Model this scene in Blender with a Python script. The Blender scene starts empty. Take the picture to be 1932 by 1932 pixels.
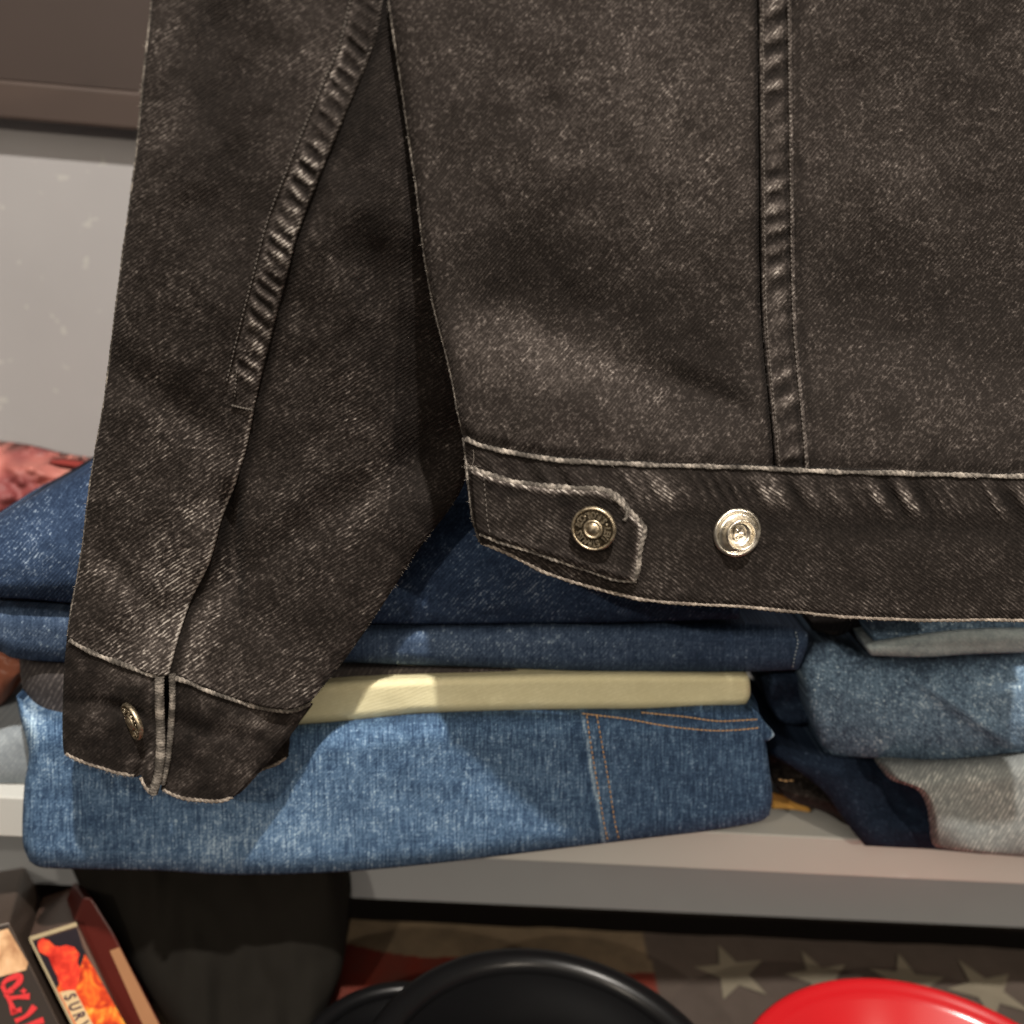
import bpy, math, random
import numpy as np
from math import sin, cos, tan, radians, pi, atan2
from mathutils import Vector, Matrix

random.seed(7)
scene = bpy.context.scene
COL = scene.collection

# ------------------------------------------------------------------ camera
S, F, DIST = 1932.0, 1937.0, 0.40
_p, _y, _r = radians(20), radians(3.5), radians(5)
FW = np.array([sin(_y)*cos(_p), cos(_y)*cos(_p), -sin(_p)])
_r0 = np.array([cos(_y), -sin(_y), 0.0]); _u0 = np.cross(_r0, FW)
RT = _r0*cos(_r) + _u0*sin(_r)
UP = -_r0*sin(_r) + _u0*cos(_r)
CAM = -FW*DIST
cam_data = bpy.data.cameras.new('camera')
cam = bpy.data.objects.new('camera', cam_data); COL.objects.link(cam)
cam.matrix_world = Matrix(((RT[0], UP[0], -FW[0], CAM[0]), (RT[1], UP[1], -FW[1], CAM[1]),
                           (RT[2], UP[2], -FW[2], CAM[2]), (0, 0, 0, 1)))
cam_data.sensor_width = 36; cam_data.lens = 36*F/S
cam_data.clip_start = 0.01; cam_data.clip_end = 50
cam_data.dof.use_dof = True; cam_data.dof.focus_distance = 0.420; cam_data.dof.aperture_fstop = 6.2
scene.camera = cam

def ray(px, py):
    px = np.asarray(px, float); py = np.asarray(py, float)
    return FW + RT*((px-966)/F)[..., None] - UP*((py-966)/F)[..., None]
def on_plane(px, py, n, d):
    r = ray(px, py)
    t = (np.asarray(d, float) - n@CAM)/(r@n)
    return CAM + r*t[..., None]
NJ = np.array([0.10, -1.0, 0.10]); NJ /= np.linalg.norm(NJ)
NY = np.array([0.0, -1.0, 0.0]); NZ = np.array([0.0, 0.0, 1.0])
def JP(px, py, d=0.0): return on_plane(px, py, NJ, np.broadcast_to(d, np.shape(px)))
def VY(px, py, Y): return on_plane(px, py, NY, -np.broadcast_to(Y, np.shape(px)))
def HZ(px, py, Z): return on_plane(px, py, NZ, np.broadcast_to(Z, np.shape(px)))

# ------------------------------------------------------------------ numpy noise
_rng = np.random.RandomState(3)
_T = _rng.rand(256, 256)
def vn(x, y, s=0):
    x = np.asarray(x, float)+s*17.3; y = np.asarray(y, float)+s*9.7
    xi = np.floor(x).astype(int); yi = np.floor(y).astype(int)
    fx = x-xi; fy = y-yi; fx = fx*fx*(3-2*fx); fy = fy*fy*(3-2*fy)
    a = _T[xi % 256, yi % 256]; b = _T[(xi+1) % 256, yi % 256]
    c = _T[xi % 256, (yi+1) % 256]; d = _T[(xi+1) % 256, (yi+1) % 256]
    return (a*(1-fx)+b*fx)*(1-fy)+(c*(1-fx)+d*fx)*fy
def fbm(x, y, s=0, o=4):
    v = 0; a = .5; t = 0
    for i in range(o):
        v = v + a*vn(x*2**i, y*2**i, s+i*3); t += a; a *= .5
    return v/t
def sstep(a, b, x):
    t = np.clip((x-a)/(b-a), 0, 1); return t*t*(3-2*t)
def gauss(x, s): return np.exp(-(x/s)**2)

# ------------------------------------------------------------------ curves
def crom(pts, n, smooth=True):
    P = np.array(pts, float)
    if smooth and len(P) > 2:
        Q = np.vstack([2*P[0]-P[1], P, 2*P[-1]-P[-2]])
        out = []
        for i in range(1, len(Q)-2):
            t = np.linspace(0, 1, 16, endpoint=False)[:, None]
            a, b, c, d = Q[i-1], Q[i], Q[i+1], Q[i+2]
            out.append(.5*((2*b)+(-a+c)*t+(2*a-5*b+4*c-d)*t*t+(-a+3*b-3*c+d)*t**3))
        out.append(P[-1:]); D = np.vstack(out)
    else:
        D = P
    L = np.r_[0, np.cumsum(np.linalg.norm(np.diff(D, axis=0), axis=1))]
    q = np.linspace(0, L[-1], n)
    return np.stack([np.interp(q, L, D[:, k]) for k in range(D.shape[1])], 1)
def coons(top, right, bottom, left, nu, nv, smooth=True):
    t = crom(top, nu, smooth); b = crom(bottom, nu, smooth); l = crom(left, nv, smooth); r = crom(right, nv, smooth)
    u = np.linspace(0, 1, nu)[None, :, None]; v = np.linspace(0, 1, nv)[:, None, None]
    G = (1-v)*t[None]+v*b[None]+(1-u)*l[:, None]+u*r[:, None]
    G -= (1-u)*(1-v)*t[0]+u*(1-v)*t[-1]+(1-u)*v*b[0]+u*v*b[-1]
    return G, np.broadcast_to(u[..., 0], (nv, nu)), np.broadcast_to(v[..., 0], (nv, nu))
def dist_line(px, py, a, b):
    """signed distance (px) from the line a-b, positive below"""
    a = np.array(a, float); b = np.array(b, float); t = (b-a)/np.linalg.norm(b-a)
    return -(px-a[0])*t[1]+(py-a[1])*t[0], (px-a[0])*t[0]+(py-a[1])*t[1]

# ------------------------------------------------------------------ objects
LOC = {}
def tag(o, label=None, cat=None, group=None, kind=None):
    if label: o['label'] = label
    if cat: o['category'] = cat
    if group: o['group'] = group
    if kind: o['kind'] = kind
    return o
def thing(name, loc, label, cat, group=None):
    o = bpy.data.objects.new(name, None); COL.objects.link(o)
    o.location = loc; o.empty_display_size = .02; LOC[o] = np.array(loc, float)
    return tag(o, label, cat, group)
def make(name, verts, faces, mat, parent=None, uv=None, wear_shade=None, col=None, smooth=True, kind=None):
    """verts in world coordinates; one linked mesh object"""
    verts = np.asarray(verts, float)
    if parent is not None: base = LOC[parent]
    else: base = np.array([verts[:, 0].mean(), verts[:, 1].mean(), verts[:, 2].min()])
    me = bpy.data.meshes.new(name)
    v = verts-base
    if isinstance(faces, np.ndarray):
        nf, k = faces.shape
        me.vertices.add(len(v)); me.vertices.foreach_set('co', v.ravel())
        me.loops.add(nf*k); me.loops.foreach_set('vertex_index', faces.ravel().astype(np.int32))
        me.polygons.add(nf); me.polygons.foreach_set('loop_start', np.arange(0, nf*k, k, dtype=np.int32))
        me.update(calc_edges=True)
    else:
        me.from_pydata([tuple(q) for q in v], [], [tuple(f) for f in faces]); me.update()
    me.validate()
    li = np.empty(len(me.loops), np.int32); me.loops.foreach_get('vertex_index', li)
    if uv is not None:
        l = me.uv_layers.new(name='uv'); l.data.foreach_set('uv', np.asarray(uv, float)[li].ravel())
    if wear_shade is not None:
        a = me.attributes.new('wear_shade', 'FLOAT', 'POINT'); a.data.foreach_set('value', np.asarray(wear_shade, float).ravel())  # carries real fading and painted fold light and shade together
    if col is not None:
        a = me.attributes.new('paint', 'FLOAT_COLOR', 'POINT')
        c = np.ones((len(v), 4)); c[:, :3] = col; a.data.foreach_set('color', c.ravel())
    me.polygons.foreach_set('use_smooth', [smooth]*len(me.polygons))
    me.materials.append(mat)
    o = bpy.data.objects.new(name, me); COL.objects.link(o)
    if parent is not None: o.parent = parent; LOC[o] = base
    else: o.location = base; LOC[o] = base
    if kind: o['kind'] = kind
    return o
def grid_faces(nv, nu, off=0):
    i = np.arange(nv*nu).reshape(nv, nu)+off
    return np.stack([i[:-1, :-1], i[1:, :-1], i[1:, 1:], i[:-1, 1:]], -1).reshape(-1, 4)
def border(nv, nu):
    i = np.arange(nv*nu).reshape(nv, nu)
    return np.r_[i[0, :-1], i[:-1, -1], i[-1, :0:-1], i[:0:-1, 0]]
SURF = {}
def sheet(name, G, P, mat, parent, wear_shade, back, uvs=None, key=None, d=None):
    """front grid P plus a back skin 'back' (grid), closed round the border"""
    nv, nu = P.shape[:2]; n = nv*nu
    V = np.vstack([P.reshape(-1, 3), back.reshape(-1, 3)])
    f1 = grid_faces(nv, nu); f2 = grid_faces(nv, nu, n)[:, ::-1]
    b = border(nv, nu); bn = np.roll(b, -1)
    f3 = np.stack([b, bn, bn+n, b+n], 1)
    uv = (G if uvs is None else uvs).reshape(-1, 2)*0.53
    w = np.zeros(n) if wear_shade is None else wear_shade.ravel()
    o = make(name, V, np.vstack([f1, f2, f3]), mat, parent, np.vstack([uv, uv]), np.r_[w, w])
    if key: SURF[key] = (G.reshape(-1, 2), P.reshape(-1, 3))
    return o
def at_surf(key, px, py):
    g, p = SURF[key]
    px = np.atleast_1d(px); py = np.atleast_1d(py)
    out = []
    for a, b in zip(px, py):
        q = (g[:, 0]-a)**2+(g[:, 1]-b)**2
        k = np.argsort(q)[:4]; w = 1/(q[k]+.5); out.append((p[k]*w[:, None]).sum(0)/w.sum())
    return np.array(out)
def surf_ray(key, px, py, off):
    """world point on the view line at px,py, at the surface depth, lifted by off (m)"""
    s = at_surf(key, px, py); dep = (s-CAM)@FW-off
    r = ray(np.atleast_1d(px), np.atleast_1d(py))
    return CAM+r*dep[:, None]
def tube(path, rad, sides=10, twist=0.0, lobes=2, amp=0.0, seed=0, flat=1.0):
    """path (n,3), rad scalar/array -> verts, faces, (along, around) uv"""
    P = np.asarray(path, float); n = len(P); rad = np.broadcast_to(rad, (n,))
    T = np.gradient(P, axis=0); T /= np.linalg.norm(T, axis=1)[:, None]+1e-12
    ref = -FW
    A = np.cross(T, ref); A /= np.linalg.norm(A, axis=1)[:, None]+1e-12
    B = np.cross(A, T)
    L = np.r_[0, np.cumsum(np.linalg.norm(np.diff(P, axis=0), axis=1))]
    th = np.linspace(0, 2*pi, sides, endpoint=False)
    V = []; UVs = []; W = []
    for i in range(n):
        m = 1+amp*np.sin(lobes*th+twist*L[i])
        R = rad[i]*m
        V.append(P[i]+A[i]*(R*np.cos(th))[:, None]+B[i]*(R*flat*np.sin(th))[:, None])
        UVs.append(np.stack([np.full(sides, L[i]), th], 1)); W.append(m-1)
    V = np.vstack(V); i = np.arange(n*sides).reshape(n, sides); j = np.roll(i, -1, 1)
    f = np.stack([i[:-1], j[:-1], j[1:], i[1:]], -1).reshape(-1, 4)
    return V, f, np.vstack(UVs), np.concatenate(W)/max(amp, 1e-6)
class MB:
    """collects pieces into one mesh"""
    def __init__(s): s.v = []; s.f = []; s.u = []; s.w = []; s.n = 0
    def add(s, v, f, uv=None, w=None):
        v = np.asarray(v, float); s.v.append(v); s.u.append(np.zeros((len(v), 2)) if uv is None else np.asarray(uv, float))
        s.w.append(np.zeros(len(v)) if w is None else np.asarray(w, float))
        s.f += [tuple(int(k)+s.n for k in q) for q in f]; s.n += len(v)
    def build(s, name, mat, parent=None, smooth=True):
        return make(name, np.vstack(s.v), s.f, mat, parent, np.vstack(s.u), np.concatenate(s.w), smooth=smooth)
def prism(corners, ext):
    """corners: (n,3) polygon, ext: vector -> closed prism"""
    c = np.asarray(corners, float); n = len(c); v = np.vstack([c, c+np.asarray(ext, float)])
    f = [tuple(range(n))[::-1], tuple(range(n, 2*n))]+[(i, (i+1) % n, (i+1) % n+n, i+n) for i in range(n)]
    return v, f
def bevel(o, w, seg=2):
    m = o.modifiers.new('bevel', 'BEVEL'); m.width = w; m.segments = seg; m.limit_method = 'ANGLE'
    return o
def box(x0, x1, y0, y1, z0, z1):
    c = [(x0, y0, z0), (x1, y0, z0), (x1, y1, z0), (x0, y1, z0)]
    return prism(c, (0, 0, z1-z0))
def frame(nrm, up=(0, 0, 1)):
    z = np.array(nrm, float); z /= np.linalg.norm(z); x = np.cross(up, z); x /= np.linalg.norm(x); y = np.cross(z, x)
    return np.stack([x, y, z], 1)
def lathe(prof, seg=64):
    th = np.linspace(0, 2*pi, seg, endpoint=False); n = len(prof)
    V = np.array([[r*cos(t), r*sin(t), z] for r, z in prof for t in th])
    i = np.arange(n*seg).reshape(n, seg); j = np.roll(i, -1, 1)
    return V, np.stack([i[:-1], j[:-1], j[1:], i[1:]], -1).reshape(-1, 4)

# ------------------------------------------------------------------ materials
class N:
    def __init__(s, name):
        s.m = bpy.data.materials.new(name); s.m.use_nodes = True
        s.t = s.m.node_tree; s.t.nodes.clear()
        s.out = s.n('ShaderNodeOutputMaterial'); s.b = s.n('ShaderNodeBsdfPrincipled')
        s.t.links.new(s.b.outputs[0], s.out.inputs[0])
    def n(s, k, **kw):
        x = s.t.nodes.new(k)
        for a, v in kw.items(): setattr(x, a, v)
        return x
    def put(s, sock, v):
        if isinstance(v, bpy.types.NodeSocket): s.t.links.new(v, sock)
        elif v is not None:
            try: sock.default_value = v
            except Exception: sock.default_value = tuple(v)+(1,)
    def op(s, o, a, b=None, c=None, clamp=False):
        x = s.n('ShaderNodeMath', operation=o, use_clamp=clamp)
        for i, v in enumerate((a, b, c)):
            if v is not None: s.put(x.inputs[i], v)
        return x.outputs[0]
    def uv(s):
        x = s.n('ShaderNodeUVMap'); x.uv_map = 'uv'
        y = s.n('ShaderNodeSeparateXYZ'); s.t.links.new(x.outputs[0], y.inputs[0])
        return y.outputs[0], y.outputs[1]
    def vec(s, x, y, z=0.0):
        c = s.n('ShaderNodeCombineXYZ')
        for i, v in enumerate((x, y, z)): s.put(c.inputs[i], v)
        return c.outputs[0]
    def noise(s, vec, scale=1., detail=2., rough=.5, dist=0.):
        x = s.n('ShaderNodeTexNoise')
        if vec is not None: s.put(x.inputs['Vector'], vec)
        x.inputs['Scale'].default_value = scale; x.inputs['Detail'].default_value = detail
        x.inputs['Roughness'].default_value = rough; x.inputs['Distortion'].default_value = dist
        return x.outputs[0]
    def ramp(s, f, stops, interp='LINEAR'):
        x = s.n('ShaderNodeValToRGB'); s.put(x.inputs[0], f); r = x.color_ramp; r.interpolation = interp
        while len(r.elements) < len(stops): r.elements.new(.5)
        for e, (p, c) in zip(r.elements, stops):
            e.position = p; e.color = tuple(c)+(1,) if hasattr(c, '__len__') else (c, c, c, 1)
        return x.outputs[0]
    def rng(s, f, a, b, c=0., d=1.):
        x = s.n('ShaderNodeMapRange'); s.put(x.inputs[0], f)
        for i, v in enumerate((a, b, c, d)): x.inputs[i+1].default_value = v
        return x.outputs[0]
    def mix(s, f, a, b, mode='MIX'):
        x = s.n('ShaderNodeMix', data_type='RGBA', blend_type=mode); s.put(x.inputs[0], f)
        s.put(x.inputs[6], a); s.put(x.inputs[7], b); return x.outputs[2]
    def attr(s, name, out=2):
        x = s.n('ShaderNodeAttribute'); x.attribute_name = name; return x.outputs[out]
    def bump(s, h, dist, strength=1.0):
        x = s.n('ShaderNodeBump'); s.put(x.inputs['Height'], h); x.inputs['Distance'].default_value = dist
        x.inputs['Strength'].default_value = strength
        s.t.links.new(x.outputs[0], s.b.inputs['Normal'])
    def set(s, **kw):
        for k, v in kw.items(): s.put(s.b.inputs[k.replace('_', ' ')], v)
        return s
    def obj(s):
        return s.n('ShaderNodeTexCoord').outputs['Object']

def denim(name, stops, angle=-38, period=3.2, twill=.28, fleck=.5, slub=0., mottle=.35, base=.30, wearw=.6,
          fuzz=.0, seed=0.0, rough=.85, bump=.00025, cross=0.):
    m = N(name); x, y = m.uv()
    x = m.op('ADD', x, seed*137.0)
    warp = m.noise(m.vec(x, y), .012, 2, .5)
    a = radians(angle)
    wv = m.op('MULTIPLY', m.op('SUBTRACT', warp, .5), 10.0)
    t = m.op('ADD', m.op('ADD', m.op('MULTIPLY', x, sin(a)), m.op('MULTIPLY', y, cos(a))), wv)
    l = m.op('SUBTRACT', m.op('MULTIPLY', x, cos(a)), m.op('MULTIPLY', y, sin(a)))
    jit = m.noise(m.vec(x, y), .16, 2, .6)
    ph = m.op('ADD', m.op('MULTIPLY', t, 2*pi/period), m.op('MULTIPLY', jit, 3.4))
    tw = m.op('MULTIPLY_ADD', m.op('SINE', ph), .5, .5)
    brk = m.rng(m.noise(m.vec(m.op('MULTIPLY', t, .26), m.op('MULTIPLY', l, .13)), 1.0, 2, .6), .34, .66)
    zone = m.rng(m.noise(m.vec(x, y, 3.1), .022, 3, .55), .35, .65, .35, 1.0)
    twl = m.op('MULTIPLY', m.op('MULTIPLY', tw, brk), m.op('MULTIPLY', m.op('MULTIPLY', zone, m.op('MAXIMUM', m.op('MULTIPLY_ADD', m.attr('wear_shade'), 3.2, 1.0), .3)), twill))
    fl = m.noise(m.vec(m.op('MULTIPLY', t, .36), m.op('MULTIPLY', l, .27), 1.7), 1.0, 3, .66)
    clump = m.rng(m.noise(m.vec(x, y, 7.7), .075, 4, .7), .34, .68, .45, 1.2)
    fl = m.op('MULTIPLY', m.op('MULTIPLY', m.rng(fl, .47, .74), clump), fleck)
    mot = m.op('MULTIPLY', m.op('SUBTRACT', m.noise(m.vec(x, y, 5.3), .028, 5, .6), .5), mottle)
    mot2 = m.op('MULTIPLY', m.op('SUBTRACT', m.noise(m.vec(x, y, 9.3), .12, 4, .7), .5), mottle*1.1)
    v = m.op('ADD', m.op('ADD', m.op('ADD', twl, fl), m.op('ADD', mot, mot2)), base)
    if slub:
        s1 = m.noise(m.vec(m.op('MULTIPLY', x, .52), m.op('MULTIPLY', y, .036)), 1.0, 3, .65)
        s2 = m.noise(m.vec(m.op('MULTIPLY', x, .045), m.op('MULTIPLY', y, .55), 4.4), 1.0, 3, .65)
        sl = m.op('ADD', m.op('MULTIPLY', m.op('SUBTRACT', s1, .5), 1.7*slub), m.op('MULTIPLY', m.op('SUBTRACT', s2, .5), .6*slub))
        v = m.op('ADD', v, sl)
    if cross:
        c1 = m.noise(m.vec(m.op('MULTIPLY', x, .55), m.op('MULTIPLY', y, .55), 2.2), 1.0, 2, .5)
        v = m.op('ADD', v, m.op('MULTIPLY', m.rng(c1, .55, .75), cross))
    v = m.op('ADD', v, m.op('MULTIPLY', m.attr('wear_shade'), wearw))
    c = m.ramp(v, stops)
    fine = m.op('ADD', m.op('MULTIPLY', tw, .5), m.op('MULTIPLY', fl, .8))
    m.bump(fine, bump, .9)
    m.set(Base_Color=c, Roughness=rough, Specular_IOR_Level=.10)
    if fuzz:
        m.set(Sheen_Weight=fuzz, Sheen_Roughness=.45)
    return m.m

BLK = [(0, (.0068, .0053, .0046)), (.28, (.0185, .0148, .0130)), (.52, (.054, .045, .0405)), (.76, (.155, .134, .121)), (1, (.40, .365, .33))]
M_body = denim('black_denim_body', BLK, angle=50, period=3.1, twill=.26, fleck=.50, mottle=.30, base=.18, fuzz=.015, wearw=.75)
M_sleeve = denim('black_denim_sleeve', BLK, angle=34, period=3.3, twill=.52, fleck=.40, mottle=.32, base=.145, fuzz=.015, seed=1, wearw=.6)
M_band = denim('black_denim_band', BLK, angle=-38, period=3.3, twill=.46, fleck=.34, mottle=.30, base=.125, fuzz=.015, seed=2, wearw=.6)
M_cuff = denim('black_denim_cuff', BLK, angle=42, period=3.0, twill=.20, fleck=.36, mottle=.46, base=.10, fuzz=.015, seed=3, wearw=.8)
EDGE = [(0, (.02, .017, .015)), (.4, (.09, .08, .07)), (.7, (.27, .24, .21)), (1, (.50, .45, .39))]
def edge_mat(name, stops, base):
    m = N(name); x, y = m.uv()
    n1 = m.noise(m.vec(m.op('MULTIPLY', x, 900.), y), 1.0, 3, .65)
    n2 = m.noise(m.vec(m.op('MULTIPLY', x, 150.), base*31.), 1.0, 4, .7)
    v = m.op('ADD', m.op('MULTIPLY', m.op('SUBTRACT', n1, .5), 1.1), m.op('MULTIPLY', m.op('SUBTRACT', n2, .5), 2.0))
    v = m.op('ADD', m.op('ADD', v, base), m.op('MULTIPLY', m.attr('wear_shade'), .12))
    m.set(Base_Color=m.ramp(v, stops), Roughness=.9, Specular_IOR_Level=.15)
    return m.m
M_edge = edge_mat('worn_seam_edge', EDGE, .46)
M_edge_dim = edge_mat('dark_seam_edge', EDGE, .36)
M_edge_pink = edge_mat('raw_worn_edge', [(0, (.03, .025, .02)), (.5, (.15, .125, .105)), (1, (.46, .40, .34))], .50)
M_fibre = N('loose_fibres').set(Base_Color=(.34, .30, .26), Roughness=.9).m

def blue(name, dark, mid, light, **kw):
    d, q, l = map(np.array, (dark, mid, light))
    st = [(0, tuple(d*.55)), (.3, tuple(d)), (.58, tuple(q)), (.85, tuple(l)), (1, tuple(np.minimum(l*1.5, .85)))]
    return denim(name, st, **kw)
M_pale = blue('washed_blue_denim', (.036, .070, .138), (.105, .188, .315), (.36, .49, .64), slub=.66, fleck=.30, cross=.30, twill=.10, mottle=.34, base=.36, angle=42, seed=4, wearw=.8)
M_navy = blue('indigo_denim', (.017, .031, .066), (.040, .068, .130), (.25, .32, .42), slub=.12, fleck=.40, cross=.16, twill=.30, mottle=.35, base=.26, angle=48, seed=5)
M_mid = blue('mid_blue_denim', (.025, .043, .082), (.064, .098, .165), (.32, .41, .50), slub=.34, fleck=.32, cross=.22, twill=.18, mottle=.40, base=.32, angle=50, seed=6)
M_midr = blue('soft_blue_denim', (.052, .080, .125), (.150, .235, .335), (.50, .61, .69), slub=.26, fleck=.40, cross=.40, twill=.06, mottle=.40, base=.36, seed=7)
M_dark = blue('dark_indigo_denim', (.008, .014, .028), (.018, .031, .058), (.08, .115, .165), slub=.10, fleck=.35, cross=.12, twill=.10, mottle=.40, base=.28, seed=8)
M_greytw = blue('grey_twill', (.050, .044, .044), (.110, .096, .092), (.30, .265, .245), fleck=.12, twill=.62, mottle=.22, base=.16, angle=58, period=4.4, seed=9)
M_light = blue('stone_twill', (.19, .205, .205), (.36, .375, .36), (.62, .63, .59), fleck=.10, twill=.60, mottle=.14, base=.20, angle=60, period=3.7, seed=10)
M_paler = blue('pale_grey_denim', (.19, .22, .25), (.34, .38, .41), (.56, .60, .60), fleck=.18, twill=.22, mottle=.26, base=.40, angle=50, period=3.5, seed=11)
M_fleece = blue('pale_inside_denim', (.24, .29, .31), (.42, .48, .49), (.58, .64, .64), fleck=.18, twill=.05, mottle=.55, base=.42, cross=.12, seed=12)
M_cream = blue('cream_cotton', (.60, .55, .33), (.74, .69, .46), (.82, .78, .58), fleck=.08, twill=.16, mottle=.14, base=.42, angle=20, period=3.2, cross=.10, seed=13, bump=.00012)
M_thread = N('orange_thread').set(Base_Color=(.60, .37, .17), Roughness=.7).m
M_tan_edge = N('pale_seam_edge').set(Base_Color=(.42, .50, .54), Roughness=.9).m

def metal(name, c1, c2, rough, scale=900, thr=(.4, .65)):
    m = N(name); o = m.obj()
    n = m.noise(o, scale, 3, .6)
    m.set(Base_Color=m.mix(m.rng(n, *thr), c1, c2), Metallic=1.0, Roughness=m.rng(n, .3, .7, rough*.8, rough*1.3))
    m.bump(m.noise(o, scale*1.5, 2), .00006, .5)
    return m.m
M_brass = metal('aged_brass', (.42, .35, .25), (.62, .53, .39), .42)
M_brassd = metal('dark_patina', (.03, .024, .017), (.075, .06, .04), .6)
M_gold = metal('pale_gold', (.80, .74, .63), (.90, .85, .76), .30, 400)

def plain(name, c, rough=.6, var=.12, scale=30, bumpd=0., spec=.5, spots=None):
    m = N(name); o = m.obj(); n = m.noise(o, scale, 5, .6)
    c = np.array(c); col = m.mix(n, tuple(c*(1-var)), tuple(np.minimum(c*(1+var), 1)))
    if spots is not None:
        s = m.noise(o, spots[1], 2, .5)
        col = m.mix(m.rng(s, spots[2], spots[2]+.03), col, spots[0])
    m.set(Base_Color=col, Roughness=rough, Specular_IOR_Level=spec)
    if bumpd: m.bump(n, bumpd, .6)
    return m.m
M_wall = plain('painted_wall', (.325, .315, .32), .7, .10, 7, .0006, spots=((.39, .38, .37), 90, .69))
M_wallg = plain('grey_painted_panel', (.31, .325, .34), .6, .06, 25)
M_shelf = plain('grey_shelf_board', (.56, .565, .54), .5, .05, 22, .0001)
M_brown = plain('brown_painted_wood', (.030, .0185, .015), .7, .18, 12, .0001)
M_brownd = plain('brown_painted_trim', (.046, .029, .023), .65, .10, 24, .0001)
M_void = plain('dark_recess', (.030, .022, .018), .9, .2, 10)
M_char = plain('charcoal_cloth', (.010, .0088, .0072), .95, .25, 22, .0003, spec=.1)
M_black = plain('black_gloss_plastic', (.005, .005, .0055), .30, .2, 40, spec=.28)
M_bluein = plain('blue_gloss_inside', (.005, .007, .03), .5, .2, 40, spec=.2)
M_red = plain('red_gloss_enamel', (.44, .009, .013), .22, .05, 12)
M_white = plain('off_white_label', (.62, .55, .45), .5, .06, 40)
M_darkr = plain('dark_red_cloth', (.20, .02, .015), .9, .2, 40)

# ================================================================== JACKET
jk = thing('denim_jacket', (0.06, 0.0, -0.03),
           'worn black denim jacket hanging in front of the folded jeans', 'jacket')
TWO = .0016
def jsheet(name, top, right, bottom, left, nu, nv, dfun, mat, wfun=None, key=None, thick=TWO, parent=jk, smooth=True, uvfun=None, backd=None):
    G, u, v = coons(top, right, bottom, left, nu, nv, smooth)
    px, py = G[..., 0], G[..., 1]
    d = dfun(px, py, u, v)
    P = JP(px, py, d)
    B = P-NJ*thick if backd is None else P-NJ*(backd(px, py, u, v)[..., None])
    w = None if wfun is None else wfun(px, py, u, v)
    uvs = None if uvfun is None else uvfun(px, py, u, v)
    return sheet(name, G, P, mat, parent, w, B, uvs, key)

# ---- body
BODY_L = [(712, -420), (733, 0), (748, 100), (760, 180), (772, 265), (785, 355), (800, 480), (815, 565), (835, 645), (850, 705), (861, 765), (873, 822)]
SEAM_T = [(873, 822), (900, 836), (960, 850), (1030, 862), (1100, 868), (1250, 874), (1430, 880), (1600, 887), (1932, 895), (2120, 899)]
SL = [(1432, -420), (1432, 0), (1434, 250), (1436, 480), (1439, 600), (1447, 700), (1456, 790), (1464, 885)]
SR = [(1492, -420), (1494, 0), (1497, 250), (1500, 480), (1503, 600), (1511, 700), (1520, 790), (1528, 888)]
def xat(curve, py):
    c = np.array(curve, float); return np.interp(py, c[:, 1], c[:, 0])
def yat(curve, px):
    c = np.array(curve, float); return np.interp(px, c[:, 0], c[:, 1])
def forward(px, py):
    return (.006+.018*sstep(890, 1230, px))*sstep(450, 1000, py)
def body_d(px, py):
    """folds shared by the back panels (metres towards the viewer)"""
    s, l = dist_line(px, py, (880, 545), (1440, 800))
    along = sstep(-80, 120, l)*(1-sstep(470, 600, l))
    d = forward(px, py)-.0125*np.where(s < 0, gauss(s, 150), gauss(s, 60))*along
    s, l = dist_line(px, py, (1190, 690), (1440, 792))
    d -= .0046*np.where(s < 0, gauss(s, 34), gauss(s, 18))*sstep(-60, 110, l)*(1-sstep(215, 262, l))
    s, l = dist_line(px, py, (1530, 590), (1960, 700))
    d -= .0090*np.where(s < 0, gauss(s, 170), gauss(s, 80))*sstep(-60, 130, l)
    s, l = dist_line(px, py, (1540, 640), (1700, 860))
    d -= .0014*gauss(s, 30)*sstep(-20, 90, l)*(1-sstep(150, 260, l))
    s, l = dist_line(px, py, (1700, 250), (1980, 420))
    d -= .0025*gauss(s, 120)
    d += .0035*gauss(px-1200, 190)*gauss(py-330, 250)
    d += .0030*gauss(px-1640, 150)*gauss(py-380, 160)
    d += .0060*(fbm(px/210., py/240., 2, 3)-.5)+.0013*(fbm(px/60., py/60., 5, 2)-.5)
    # drawn in just above the waist seam
    yt = yat(SEAM_T, px)
    d -= .0016*gauss(yt-py, 14)
    pk = vn((px+.7*(py-yt))/24., 0*px+3.3, 8)
    d += .0009*(pk-.5)*gauss(yt-py-22, 34)
    return d
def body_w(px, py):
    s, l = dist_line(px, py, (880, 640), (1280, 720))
    w = .16*gauss(s, 62)*sstep(-80, 60, l)*(1-sstep(300, 430, l))  # band below the crease: fading plus its light painted in
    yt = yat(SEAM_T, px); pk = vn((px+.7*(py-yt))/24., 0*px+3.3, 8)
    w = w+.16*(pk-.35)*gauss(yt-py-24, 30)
    w = w+.10*gauss(px-1240, 230)*gauss(py-240, 300)+.06*gauss(px-1720, 160)*gauss(py-330, 160)  # brighter top centre and right panel, light painted into the cloth colour
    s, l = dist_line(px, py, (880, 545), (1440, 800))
    w = w-.11*gauss(s+60, 75)*sstep(-80, 60, l)*(1-sstep(480, 620, l))-.07*gauss(dist_line(px, py, (1530, 560), (1960, 660))[0], 90)*sstep(1520, 1600, px)  # shade of the fold valleys painted into the cloth colour
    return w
def curl(px, edge, r, amt):
    e = np.clip((px-edge)/r, 0, 1); return -amt*(1-np.sqrt(np.clip(1-(1-e)**2, 0, 1)))
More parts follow.
